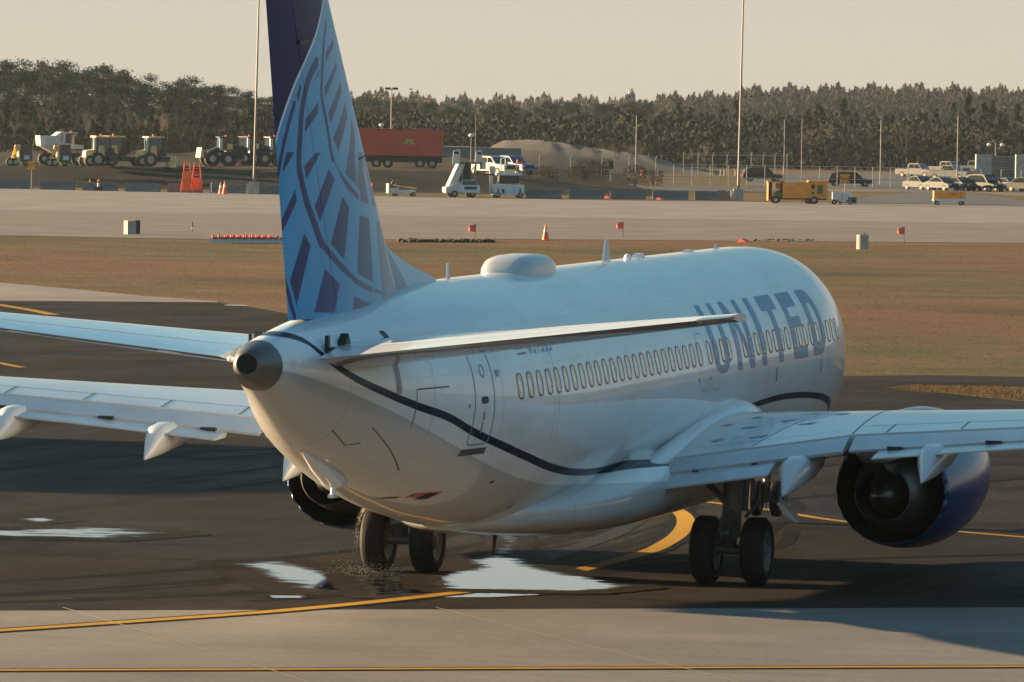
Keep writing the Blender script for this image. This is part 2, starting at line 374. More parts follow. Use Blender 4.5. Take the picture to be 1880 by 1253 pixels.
strip('far_line', [(-200,630),(0,668),(40,676)], .3, M['yellow'], .018)
strip('joint_seam', [(115,1118),(340,1184),(560,1253),(700,1300)], .035, M['joint'], .024)
strip('joint_seam', [(800,1118),(1080,1188),(1345,1253),(1450,1290)], .03, M['joint'], .024)
strip('painted_out_line', [(860,930),(905,963),(945,1000),(925,1025),(880,1048)], .55, M['oldline'], .016)
strip('painted_out_line', [(1170,955),(1120,985),(1050,1010),(960,1040)], .4, M['oldline'], .016)
M['rubmark'] = mat('rubber_marks', (.0095, .0085, .0080), .8, spec=.04, noise=.45, scale=1.3)
random.seed(31)
for k in range(11):
    o_ = random.uniform(-260, 330); dy = random.uniform(-34, 10); w_ = random.choice((.16, .22, .3, .42))
    q = [(x+o_*(1 if y > 1000 else .8)+random.uniform(-14, 14), y+dy) for x, y in ((-120, 1110), (250, 1098), (560, 1078), (800, 1052), (980, 1030), (1120, 1004), (1215, 972), (1240, 944), (1190, 912))][random.randint(0, 2):9-random.randint(0, 3)]
    if max(y for x, y in q) < 1112: strip('tyre_mark', q, w_, M['rubmark'], .0125+.0002*k)
for k in range(9):
    x0 = random.uniform(-100, 1500); y0 = random.uniform(800, 1060); strip('tyre_mark', [(x0, y0), (x0+160, y0-12-random.uniform(0, 14)), (x0+380, y0-22-random.uniform(0, 26)), (x0+650, y0-24-random.uniform(0, 40))], random.choice((.2, .3, .45)), M['rubmark'], .0158+.0001*k)
strip('white_edge_mark', [(414,561),(452,562)], .5, mat('white_line', (.7, .7, .68), .6), .018)

# water on the asphalt: one sheet per wet area; 'wet' runs from damp (0) to standing water (1)
g = NG('wet_asphalt'); at = g.n('ShaderNodeAttribute', attribute_name='wet'); st = g.mapping((.5, 1.2, 1), rot=VR)
wn = g.noise(st, 1.9, 9, .72); wf = g.noise(g.mapping((.5, 2.2, 1), rot=VR), 5, 4, .6); gr = g.noise(g.mapping((1, 1, 1)), 14, 4, .7)
k = g.math('ADD', at.outputs[2], g.math('MULTIPLY', g.math('SUBTRACT', wn, .5), 1.7))
ac, aa2, aa3 = asphalt_nodes(g); k = g.math('MINIMUM', k, g.math('ADD', at.outputs[2], .28)); rg = g.mix(g.rng(k, .34, .66, 0, 1), g.rng(aa2, .35, .65, .62, .9), (.03, .03, .03)); c = g.mix(g.rng(k, .30, .60, 0, 1), ac, (.009, .0085, .008))
bp = g.n('ShaderNodeBump'); bp.inputs['Distance'].default_value = .01; g.L(g.rng(k, .3, .7, .35, .035), bp.inputs['Strength']); g.L(g.mix(g.rng(k, .4, .6, 0, 1), gr, wf), bp.inputs['Height']); g.L(bp.outputs[0], g.b.inputs['Normal'])
M['wet'] = g.set(Base_Color=c, Roughness=rg, IOR=1.33, Specular_IOR_Level=g.rng(k, .34, .6, .04, 1.0), Coat_Weight=g.rng(k, .45, .62, 0, .6), Coat_Roughness=.03, Coat_IOR=1.33)
def puddle(pts, margin=.5, peak=1.0, z=.0178, cell=.10):
    P = [G(a, b) for a, b in pts]; pl = np.array([(p.x, p.y) for p in P]); x0, y0 = pl.min(0)-margin*1.2; x1, y1 = pl.max(0)+margin*1.2
    nx, ny = int((x1-x0)/cell)+2, int((y1-y0)/cell)+2; X, Y = np.meshgrid(np.linspace(x0, x1, nx), np.linspace(y0, y1, ny)); Q = np.stack([X.ravel(), Y.ravel()], 1)
    d = np.full(len(Q), 1e9)
    for a, b in zip(pl, np.roll(pl, -1, 0)):
        e = b-a; u = np.clip(((Q-a)@e)/(e@e+1e-9), 0, 1); d = np.minimum(d, np.linalg.norm(Q-a-u[:, None]*e, axis=1))
    ins = inpoly(Q, [tuple(q) for q in pl]); sd = np.where(ins, d, -d); wet = np.clip(.45+sd/margin*.9, -.6, 1)*peak
    keep = (sd > -margin).reshape(ny, nx); F = [(j*nx+i, j*nx+i+1, (j+1)*nx+i+1, (j+1)*nx+i) for j in range(ny-1) for i in range(nx-1) if keep[j, i] and keep[j, i+1] and keep[j+1, i] and keep[j+1, i+1]]
    o = raw('puddle', np.stack([Q[:, 0], Q[:, 1], np.full(len(Q), z)], 1), F, M['wet']); bm = bmesh.new()
    at = o.data.attributes.new('wet', 'FLOAT', 'POINT'); at.data.foreach_set('value', wet.astype(np.float32))
    bm.from_mesh(o.data); bmesh.ops.delete(bm, geom=[v for v in bm.verts if not v.link_faces], context='VERTS'); bm.to_mesh(o.data); bm.free(); tag(o, kind='structure')
def inpoly(P, poly):
    x, y = P[:, 0], P[:, 1]; r = np.zeros(len(P), bool); n = len(poly)
    for i in range(n):
        x0, y0 = poly[i]; x1, y1 = poly[(i+1) % n]
        if y0 == y1: continue
        r ^= ((y0 > y) != (y1 > y)) & (x < (x1-x0)*(y-y0)/(y1-y0)+x0)
    return r
puddle([(812,1060),(845,1052),(890,1046),(870,1034),(905,1024),(940,1028),(975,1044),(1030,1056),(1090,1066),(1145,1080),(1060,1088),(940,1086),(812,1082)], .75, 1.0, .0236)
puddle([(445,1036),(500,1034),(560,1044),(600,1055),(660,1062),(700,1072),(640,1088),(575,1088),(520,1068),(480,1052)], .9, .95)
puddle([(640,1058),(812,1060),(812,1092),(680,1098)], .5, .62, .0190)
puddle([(495,1095.5),(560,1096.2),(558,1100),(500,1100)], .12, 1.3)
puddle([(815,1092),(930,1090),(995,1094),(900,1098.5),(815,1099)], .14, 1.3)
puddle([(-100,968),(0,975),(90,972),(170,970),(240,971),(300,982),(200,990),(90,988),(0,987),(-100,984)], .9, .62)
puddle([(20,954),(80,952),(118,957),(70,961)], .5, .7)
puddle([(905,968),(940,975),(955,1000),(930,1024),(900,1020),(925,1000)], .4, .60, .0168)

# ------------------------------------------------------------------ the airliner
AIR = empty('airplane', (0, 0, 0), 0, 'white airliner with blue patterned tail fin, blue engines and large blue title', 'airplane', rx=0.0074)

def fuselage():
    Ys = np.unique(np.concatenate([np.linspace(-17.85, -5, 120), np.linspace(-5, 12, 60), np.linspace(12, 19.55, 60)]))
    n = 96; t = np.linspace(0, 2*np.pi, n, endpoint=False); zt, zb, wd = prof(Ys)
    zc = (zt+zb)/2; h = (zt-zb)/2; V = np.zeros((len(Ys), n, 3))
    V[:, :, 0] = wd[:, None]*np.cos(t); V[:, :, 1] = Ys[:, None]; V[:, :, 2] = zc[:, None]+h[:, None]*np.sin(t)
    F = [(k*n+i, k*n+(i+1) % n, (k+1)*n+(i+1) % n, (k+1)*n+i) for k in range(len(Ys)-1) for i in range(n)]
    raw('fuselage', V.reshape(-1, 3), F, M['skin'], AIR, True)
fuselage()
# exhaust cone
mb = MB(); secs = []
for Y, zt, zb, wd in [(-17.83,4.712,3.99,.36),(-17.9,4.705,4.0,.352),(-18.1,4.66,4.07,.29),(-18.28,4.61,4.15,.225),(-18.36,4.575,4.205,.185),(-18.37,4.55,4.23,.155),(-18.35,4.52,4.26,.132),(-17.95,4.50,4.28,.12)]:
    secs.append([Vector((wd*math.cos(a), Y, (zt+zb)/2+(zt-zb)/2*math.sin(a))) for a in np.linspace(0, 2*math.pi, 40, endpoint=False)])
cone = mb.loft(secs, False).build('exhaust_cone', M['apu'], AIR, 50)
MB().lathe([(-18.362, .0001), (-18.362, .128)], (0, 0, 4.39), 24, 'Y').build('exhaust_opening', M['black'], cone)
for s in (-1, 1):
    MB().sphere((s*.50, -17.55, 4.42), .05, 10, 6).build('tail_light', M['lamp'], AIR, 60)

# --- fin & rudder with painted globe
FIN_LINES = {'edge': [(-15.3, 9.59), (-15.32, 9.53), (-15.71, 9.04), (-16.15, 8.64), (-16.53, 8.3), (-16.95, 7.79), (-17.27, 7.2), (-17.4, 6.95)], 'arc1': [(-16.51, 8.03), (-16.69, 7.75), (-16.87, 7.38), (-16.99, 7.03), (-17.03, 6.66), (-16.98, 6.16), (-16.8, 5.76), (-16.48, 5.36), (-16.19, 4.97)], 'arc2': [(-15.69, 8.63), (-16.04, 8.33), (-16.23, 7.84), (-16.27, 7.22), (-16.14, 6.94), (-15.93, 6.64), (-15.58, 6.29), (-15.25, 5.98), (-14.86, 5.79), (-14.28, 5.55), (-13.69, 5.35), (-13.1, 5.23)], 'arc3': [(-15.25, 9.19), (-15.4, 8.74), (-15.45, 8.22), (-15.2, 7.74), (-14.91, 7.21), (-14.4, 6.9), (-13.74, 6.66)]}
FIN_POLY = [('s', [(-16.92, 7.23), (-16.72, 7.35), (-16.45, 7.34), (-17.01, 6.93)]), ('s', [(-16.36, 6.81), (-16.28, 6.64), (-16.94, 6.04), (-16.95, 6.24)]), ('s', [(-15.96, 6.18), (-15.71, 5.99), (-16.19, 5.03), (-16.51, 5.36)]), ('s', [(-15.13, 5.64), (-14.52, 5.41), (-14.67, 4.99), (-15.49, 5.02)]), ('s', [(-13.9, 5.2), (-12.8, 5.06), (-13.09, 5.0), (-13.95, 5.01)]), ('s', [(-16.74, 5.11), (-16.6, 5.1), (-16.5, 4.98), (-16.77, 4.99)]), ('s', [(-15.59, 8.59), (-15.55, 8.46), (-16.07, 8.22), (-16.04, 8.37)]), ('s', [(-16.33, 8.33), (-16.19, 8.22), (-16.41, 8.03), (-16.45, 8.14)]), ('s', [(-15.57, 8.07), (-15.58, 7.9), (-16.23, 7.54), (-16.18, 7.75)]), ('s', [(-15.62, 7.33), (-15.44, 7.33), (-16.05, 6.88), (-16.2, 7.08)]), ('s', [(-15.08, 7.09), (-14.83, 6.94), (-15.51, 6.19), (-15.7, 6.47)]), ('s', [(-14.47, 6.69), (-14.17, 6.51), (-14.36, 5.72), (-14.97, 5.91), (-14.87, 6.11)]), ('s', [(-13.66, 6.43), (-13.15, 6.34), (-13.13, 5.83), (-13.77, 5.52), (-13.78, 5.76)]), ('s', [(-14.88, 8.97), (-14.83, 8.89), (-15.33, 8.61), (-15.34, 8.74)]), ('s', [(-14.76, 8.64), (-14.7, 8.57), (-15.37, 8.06), (-15.38, 8.23)]), ('s', [(-14.52, 8.37), (-14.49, 8.21), (-15.03, 7.76), (-15.2, 7.86)]), ('s', [(-14.28, 8.08), (-14.22, 7.83), (-14.68, 7.34), (-14.92, 7.53)]), ('s', [(-13.97, 7.83), (-13.79, 7.64), (-13.87, 7.16), (-14.24, 7.16)]), ('s', [(-14.2, 7.32), (-13.88, 7.32), (-13.74, 6.64), (-14.4, 6.92)]), ('s', [(-13.63, 7.31), (-13.19, 7.31), (-12.41, 6.42), (-13.08, 6.44), (-13.74, 6.63), (-13.75, 6.91)]), ('s', [(-13.15, 6.34), (-12.37, 6.31), (-11.95, 6.19), (-10.34, 5.19), (-12.13, 5.06), (-13.03, 5.16), (-13.84, 5.37), (-13.7, 5.56), (-13.28, 5.87)]), ('l', [(-13.33, 7.31), (-13.18, 7.04), (-12.92, 6.53), (-13.12, 6.54), (-13.4, 7.07)]), ('l', [(-13.16, 6.33), (-12.76, 6.32), (-12.54, 5.24), (-13.02, 5.3)]), ('l', [(-12.33, 6.3), (-12.01, 6.19), (-11.36, 5.31), (-11.7, 5.27)])]
LEz = [4.6, 5.28, 5.55, 5.85, 6.32, 9.54, 12.1, 12.3]; LEy = [-7.6, -8.57, -10.0, -11.29, -12.05, -14.74, -17.0, -17.5]
def fin_le(z): return herm(z, LEz, LEy)
def fin_te(z): return -16.42-(z-4.96)*.275
def fin_h(z): return -14.56-(z-4.98)*.484
def inpoly(P, poly):
    x, y = P[:, 0], P[:, 1]; r = np.zeros(len(P), bool); n = len(poly)
    for i in range(n):
        x0, y0 = poly[i]; x1, y1 = poly[(i+1) % n]
        if y0 == y1: continue
        c = ((y0 > y) != (y1 > y)) & (x < (x1-x0)*(y-y0)/(y1-y0)+x0); r ^= c
    return r
def seg_d(P, line, n=8):
    k = np.arange(len(line)); t = np.linspace(0, len(line)-1, (len(line)-1)*n+1)
    L = np.stack([herm(t, k, [p[0] for p in line]), herm(t, k, [p[1] for p in line])], 1); best = np.full(len(P), 1e9); sc = np.array([1, 1.0])
    for a, b in zip(L[:-1], L[1:]):
        d = b-a; u = np.clip(((P-a)@d)/(d@d+1e-12), 0, 1); best = np.minimum(best, np.linalg.norm(P-a-u[:, None]*d, axis=1))
    return best
def fin_color(Y, Z):
    P = np.stack([Y, Z], 1); t = np.clip((Y+17.2)/5.2+np.clip(Z-6.5, 0, 3)*.09, 0, 1)[:, None]; tz = np.clip((Z-5)/4.5, 0, 1)[:, None]
    light = (1-t**1.2)*np.array([.045, .27, .52])+t**1.2*np.array([.36, .56, .66])
    dark = (1-t**1.7)*np.array([.030, .036, .12])+t**1.7*np.array([.34, .37, .42])
    navy = np.array([.012, .022, .085]); white = np.array([.62, .66, .68])
    Cc = light.copy()
    Cc[Y > herm(Z, [4.6, 5.2, 6.2, 7.3, 8.5, 10, 12.3], [-10.0, -10.35, -11.95, -12.75, -13.9, -15, -17])] = (.50, .60, .66)
    def stripe(m, c): Cc[m] = c[m] if c.ndim == 2 else c
    for k, q in FIN_POLY: stripe(inpoly(P, q), dark if k == 's' else light)
    for k, wd in (('arc1', .055), ('arc2', .085), ('arc3', .05)):
        d = seg_d(P, FIN_LINES[k]); m = (d < wd+.10) & (d >= wd) ; Cc[m & (d < wd+.08)] = light[m & (d < wd+.08)]; Cc[d < wd] = dark[d < wd]
    # arc of the outer light ring
    d = seg_d(P, [(-14.9, 7.1), (-14.35, 6.72), (-13.7, 6.50), (-12.9, 6.42), (-12.3, 6.36)]); Cc[d < .10] = light[d < .10]
    d = seg_d(P, [(-15.3, 5.86), (-14.75, 5.62), (-14.2, 5.42), (-13.6, 5.24), (-12.6, 5.1)]); Cc[d < .085] = light[d < .085]
    # outside the globe: navy, with a thin pale rim
    ex = [(-15.0, 9.9), (-15.3, 9.56), (-15.71, 9.04), (-16.15, 8.64), (-16.53, 8.3), (-16.95, 7.79), (-17.27, 7.2), (-17.55, 6.6)]
    outer = inpoly(P, ex+[(-25, 6.6), (-25, 20), (-10, 20), (-10, 9.9)])
    Cc[outer] = navy; Cc[seg_d(P, ex) < .028] = white
    return np.clip(Cc, 0, 1)
g = NG('fin_paint'); at = g.n('ShaderNodeAttribute', attribute_name='paint'); dn = g.noise(g.mapping((1, 1, .4)), 1.5, 6)
g.bump(g.noise(g.mapping((1, 1, .5)), 1.1, 3), .12, .03)
M['fin'] = g.set(Base_Color=g.mix(1.0, at.outputs[0], g.rng(dn, .3, .7, .92, 1.05), 'MULTIPLY'), Roughness=.4, Specular_IOR_Level=.07, Coat_Weight=.09, Coat_Roughness=.04)
def naca(u, t): return 5*t*(.2969*np.sqrt(np.maximum(u, 0))-.126*u-.3516*u*u+.2843*u**3-.1036*u**4)
def fin_half(Y, Z):
    lem = -12.05-(Z-6.32)*.84; te = fin_te(Z); c = lem-te; u = np.clip((lem-Y)/c, 0, 1)
    a = np.where((Y < lem), naca(u, .105)*c, 0); ledge = fin_le(Z); b = .07*np.sqrt(np.clip((ledge-Y)/2.5, 0, 1))*(Y > -15)
    return np.maximum(a, b)
def fin_part(name, fa, fb, ny, z0=4.62, z1=12.25, deflect=0):
    Z = np.linspace(z0, z1, 560); q = np.linspace(0, 1, ny); V = []; 
    for side in (1, -1):
        A = fa(Z)[:, None]; B = fb(Z)[:, None]; Y = A+(B-A)*(q[None]**1.3 if name == 'fin' else q[None]); ZZ = np.repeat(Z[:, None], ny, 1)
        X = fin_half(Y, ZZ)
        if name == 'rudder': X = np.minimum(X, X[:, :1]*(1-q[None]**1.0)+.012)
        V.append(np.stack([side*X, Y, ZZ], -1).reshape(-1, 3))
    n = len(V[0]); F = []
    for s in (0, 1):
        for k in range(len(Z)-1):
            for i in range(ny-1):
                a = s*n+k*ny+i; qd = (a, a+1, a+ny+1, a+ny); F.append(qd if s else qd[::-1])
    for k in range(len(Z)-1):
        a = k*ny+ny-1; F.append((a, a+ny, n+a+ny, n+a)); a = k*ny; F.append((a+ny, a, n+a, n+a+ny))
    for i in range(ny-1): a = (len(Z)-1)*ny+i; F.append((a, a+1, n+a+1, n+a))
    VV = np.concatenate(V); o = raw(name, VV, F, M['fin'], AIR, False)
    me = o.data; me.polygons.foreach_set('use_smooth', [True]*len(me.polygons)); me.set_sharp_from_angle(angle=R(40))
    cc = np.ones((len(VV), 4), np.float32); cc[:n, :3] = fin_color(V[0][:, 1], V[0][:, 2]); cc[n:, :3] = cc[:n, :3]
    at = me.attributes.new('paint', 'FLOAT_COLOR', 'POINT'); at.data.foreach_set('color', cc.ravel()); return o
fin = fin_part('fin', fin_le, lambda z: fin_h(z)+.012, 260)
rud = fin_part('rudder', lambda z: fin_h(z)-.012, fin_te, 90, 4.93)
for z in (8.92,):
    y = float(fin_h(z)); x = float(fin_half(np.array(y+.2), np.array(z))); MB().box((x+.0, y+.22, z), (.04, .42, .07), rx=.05).build('hinge_fairing', M['dark'], fin)
MB().tube([(float(fin_half(np.array(-13.64), np.array(7.2)))+.01, -13.64, 7.21), (.24, -13.45, 7.26), (.24, -13.13, 7.23)], .010, 6).build('static_wick', M['dark'], fin)

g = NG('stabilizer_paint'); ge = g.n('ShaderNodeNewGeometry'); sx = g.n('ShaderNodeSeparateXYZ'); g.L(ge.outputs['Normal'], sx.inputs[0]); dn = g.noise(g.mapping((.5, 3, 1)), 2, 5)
c = g.mix(g.rng(sx.outputs[2], -.06, .0, 1, 0), (.70, .71, .72), (.10, .095, .09)); c = g.mix(1.0, c, g.rng(dn, .35, .7, 1.0, .82), 'MULTIPLY')  # grey underside, coloured darker still to stand in for reflected ground
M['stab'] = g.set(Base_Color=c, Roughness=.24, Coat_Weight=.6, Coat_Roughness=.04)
# --- horizontal stabilizers
def airfoil(LE, TE, z0, z1, X, t, n=26, u0=0.0, u1=1.0, m=.0, side=1):
    c = LE-TE; u = .5*(1-np.cos(np.linspace(0, np.pi, n)))*(u1-u0)+u0; th = naca(u, t)*c; cam = 4*m*u*(1-u)*c
    y = LE-u*c; zc = z0+(z1-z0)*u+cam
    up = [Vector((side*X, a, b+h)) for a, b, h in zip(y, zc, th)]; lo = [Vector((side*X, a, b-h)) for a, b, h in zip(y, zc, th)]
    return up+lo[::-1][(0 if u1 < 1 else 1):(len(lo) if u0 > 0 else -1)]
def stab(s):
    def sec(X, u0, u1): 
        LE = -13.75-(X-.7)*.70; TE = -17.38-(X-.7)*.29; z = 4.42+(X-.7)*.125; return airfoil(LE, TE, z-.02, z+.02, X, .115, 24, u0, u1, 0, s)
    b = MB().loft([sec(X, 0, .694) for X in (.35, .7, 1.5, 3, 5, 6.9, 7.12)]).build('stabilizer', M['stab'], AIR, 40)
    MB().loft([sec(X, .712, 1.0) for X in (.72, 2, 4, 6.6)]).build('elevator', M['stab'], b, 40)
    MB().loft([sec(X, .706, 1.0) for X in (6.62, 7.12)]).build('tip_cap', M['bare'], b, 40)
    sl_ = MB().box((s*.57, -16.35, 4.60), (.05, .10, .26)).build('root_seal', M['dark'], b); MB().box((s*.60, -16.2, 4.50), (.06, .42, .12)).build('root_seal', M['dark'], b)
    MB().prism([(-16.0, 4.52), (-15.55, 4.52), (-15.72, 4.74)], s*.58, s*.70, 'YZ').build('root_seal', M['dark'], b)
for s in (1, -1): stab(s)

# --- wings
WX = [1.2, 1.9, 5.05, 8, 12.5, 17.1]
WLE = [6.6, 6.1, 3.85, 2.3, -.05, -2.55]; WTE = [-1.7, -1.7, -1.66, -2.25, -3.15, -4.1]
WZL = [1.98, 2.08, 2.47, 2.72, 3.10, 3.52]; WZT = [1.78, 1.90, 2.43, 2.69, 3.07, 3.50]; WT = [.14, .138, .118, .108, .10, .095]
GAPY = [-.72, -.72, -.72, -1.35, -2.45, -3.6]
def wv(X, a): return float(np.interp(X, WX, a))
def wsec(X, s, u0=0.0, u1=None):
    LE, TE = wv(X, WLE), wv(X, WTE); c = LE-TE
    if u1 is None: u1 = (LE-wv(X, GAPY))/c
    return airfoil(LE, TE, wv(X, WZL), wv(X, WZT), X, wv(X, WT), 34, u0, u1, .012, s)
def upz(X, Y):
    LE, TE = wv(X, WLE), wv(X, WTE); c = LE-TE; u = (LE-Y)/c
    return wv(X, WZL)+(wv(X, WZT)-wv(X, WZL))*u+4*.012*u*(1-u)*c+float(naca(np.array(u), wv(X, WT)))*c
def wedge(lines, X0, X1, s, t0, t1, n=6):
    secs = []
    for X in np.linspace(X0, X1, n):
        (ya, za), (yb, zb) = lines(X); d = Vector((0, yb-ya, zb-za)).normalized(); up = Vector((0, -d.z, d.y)); up = up if up.z > 0 else -up
        A = Vector((s*X, ya, za)); B = Vector((s*X, yb, zb)); L = (B-A).length; q = []
        for u, k in ((0, 0), (.15, .012), (.5, .012), (1, 0)): q.append(A+d*L*u+up*k)
        for u, k in ((1, t1), (.5, (t0*.6+t1*.4)), (.12, t0), (0, t0*.5)): q.append(A+d*L*u-up*k)
        secs.append(q)
    return MB().loft(secs)
def I(X, *p): return float(np.interp(X, [a for a, b in p], [b for a, b in p]))
def forel(X): return ((wv(X, GAPY)-.03, upz(X, wv(X, GAPY))-.03), (I(X, (1.95, -1.35), (5.05, -1.35), (8, -1.98), (12.4, -2.95)), upz(X, wv(X, GAPY))-I(X, (1.95, .22), (5, .24), (8, .19), (12.4, .15))))
def aftl(X):
    (a, b), (c, d) = forel(X); dy = I(X, (1.95, .58), (5.05, .68), (8, .62), (12.4, .45)); dz = I(X, (1.95, .22), (3.9, .21), (5.5, .11), (8, .09), (12.4, .08))
    return ((c+.06, d-.035), (c-dy, d-dz-.01))
for s in (1, -1):
    wing = MB().loft([wsec(X, s) for X in (1.3, 1.6, 1.9, 2.6, 3.5, 4.3, 5.05, 6, 8, 10, 12.5, 15, 17.1)]).build('wing', M['winggrey'], AIR, 40)
    wedge(forel, 1.95, 4.97, s, .16, .05).build('inboard_flap', M['flapgrey'], wing, 40)
    wedge(aftl, 1.98, 3.86, s, .09, .03).build('aft_flap', M['flapgrey'], wing, 40)
    wedge(forel, 5.08, 12.4, s, .14, .04, 10).build('outboard_flap', M['flapgrey'], wing, 40)
    wedge(aftl, 5.62, 12.35, s, .08, .025, 10).build('aft_flap', M['flapgrey'], wing, 40)
    wedge(lambda X: ((wv(X, GAPY)-.02, upz(X, wv(X, GAPY))-.02), (wv(X, WTE), wv(X, WZT))), 12.45, 17.0, s, .08, .03, 6).build('aileron', M['flapgrey'], wing, 40)
    # raked split tip
    MB().loft([airfoil(-2.55, -4.1, 3.52, 3.5, 17.1, .09, 16, 0, 1, 0, s), airfoil(-3.3, -4.5, 4.0, 4.0, 17.5, .08, 16, 0, 1, 0, s), airfoil(-4.9, -5.6, 6.2, 6.2, 17.95, .08, 16, 0, 1, 0, s)]).build('winglet', M['white'], wing, 40)
    # spoiler / panel seams
    mb = MB()
    def seam(X0, Y0, X1, Y1, wd=.012, n=10):
        P = []
        for k in range(n+1):
            X = X0+(X1-X0)*k/n; Y = Y0+(Y1-Y0)*k/n; P.append((X, Y, upz(X, Y)+.003))
        d = Vector((X1-X0, Y1-Y0, 0)).normalized(); nn = Vector((-d.y, d.x, 0))*wd/2
        V = []
        for p in P: V += [(s*(p[0]+nn.x), p[1]+nn.y, p[2]), (s*(p[0]-nn.x), p[1]-nn.y, p[2])]
        mb.add(V, [(2*i, 2*i+1, 2*i+3, 2*i+2) for i in range(n)])
    for X in (5.6, 6.9, 8.2, 9.5, 10.8, 12.1): seam(X, wv(X, GAPY)+.03, X+.02, wv(X, GAPY)+.72, .03)
    seam(5.1, -.02, 12.3, wv(12.3, GAPY)+.72, .02, 20); seam(2.2, -.25, 4.9, -.25, .012, 8)
    seam(5.0, wv(5, GAPY)+.02, 5.0, 2.6, .03); seam(3.3, -.65, 4.2, 3.6, .02)
    seam(5.3, 2.2, 16, -1.9, .02, 20)
    mb.build('panel_seams', M['seam'], wing)
    for X in (2.55, 2.95, 3.3, 2.75, 3.15, 3.6, 2.3, 3.9): pass
    # flap track fairings
    for X, L in ((4.25, 1.0), (6.6, .95), (9.1, .85), (11.4, .7)):
        zt = wv(X, WZT); Yt = wv(X, WTE); secs = []
        for dy, dz, hw, hh in ((2.3, -.16, .03, .03), (1.7, -.22, .13, .13), (.9, -.26, .19, .21), (.15, -.28, .21, .25), (-.25, -.30, .205, .25), (-.50, -.38, .14, .20), (-.95, -.60, .015, .02)):
            cz = zt+dz*L+ (0 if dy > -.2 else -.02); a = [Vector((s*X+hw*math.copysign(abs(math.cos(q))**.7, math.cos(q)), Yt+dy*L, cz+hh*math.copysign(abs(math.sin(q))**.8, math.sin(q)))) for q in np.linspace(math.pi/8, 2*math.pi+math.pi/8, 16, endpoint=False)]
            secs.append(a)
        MB().loft(secs).build('flap_fairing', M['winggrey'], wing, 28)
    for X in (5.9, 7.6, 9.4):
        (a, b), (c, d) = forel(X); MB().box((s*X, c-.03, d-.01), (.26, .10, .06)).build('flap_track', M['dark'], wing)
    for X in (2.5, 3.5):
        (a, b), (c, d) = forel(X); MB().box((s*X, c+.0, d-.05), (.10, .08, .06)).build('flap_track', M['dark'], wing)
# oval dirt / vent marks on the right inboard wing skin
SM = mat('oil_smudge', (.25, .27, .28), .5, noise=.4, scale=12)
for X, Y in ((2.5, .2), (2.85, 1.1), (3.2, .1), (3.45, 1.5), (2.7, 2.3), (3.9, .9), (2.35, 1.6), (3.7, 2.4), (4.3, 1.9)):
    L = random.uniform(.22, .40); q = []
    for t in np.linspace(0, 2*math.pi, 22, endpoint=False):
        k = random.uniform(.35, 1.35); yy = Y+.10*math.sin(t)*k; xx = X+L*.5*math.cos(t)*k; q.append((xx, yy, upz(xx, yy)+.006))
    MB().add(q, [tuple(range(22))]).build('wing_smudge', SM, AIR)

# wing to body fairing (one smooth belly bulge) and root fillets
secs = []
for Y, hw, top, bot in ((8.6, .6, 1.7, 1.27), (7.6, 1.45, 2.0, 1.08), (6.2, 1.95, 2.35, .97), (4, 2.12, 2.5, .93), (1, 2.16, 2.45, .93), (-2, 2.12, 2.3, .95), (-4, 1.98, 2.15, 1.0), (-5.6, 1.6, 2.0, 1.1), (-6.9, 1.0, 1.85, 1.22), (-7.8, .4, 1.6, 1.33)):
    cz = (top+bot)/2; secs.append([Vector((hw*math.copysign(abs(math.cos(q))**.72, math.cos(q)), Y, cz+(top-bot)/2*math.copysign(abs(math.sin(q))**.8, math.sin(q)))) for q in np.linspace(0, 2*math.pi, 56, endpoint=False)])
MB().loft(secs).build('belly_fairing', M['skin'], AIR, 60)
for s in (1, -1):
    secs = []
    for Y, x0, hw, zc, hh in ((6.6, 1.74, .08, 2.30, .10), (5.9, 1.82, .20, 2.45, .22), (4.8, 1.86, .27, 2.53, .28), (3.2, 1.86, .27, 2.47, .26), (1.4, 1.84, .24, 2.33, .22), (-.5, 1.80, .20, 2.12, .18), (-1.9, 1.74, .10, 1.95, .10)):
        secs.append([Vector((s*x0+hw*math.cos(q), Y, zc+hh*math.sin(q))) for q in np.linspace(0, 2*math.pi, 28, endpoint=False)])
    MB().loft(secs).build('wing_root_fillet', M['white'], AIR, 60)

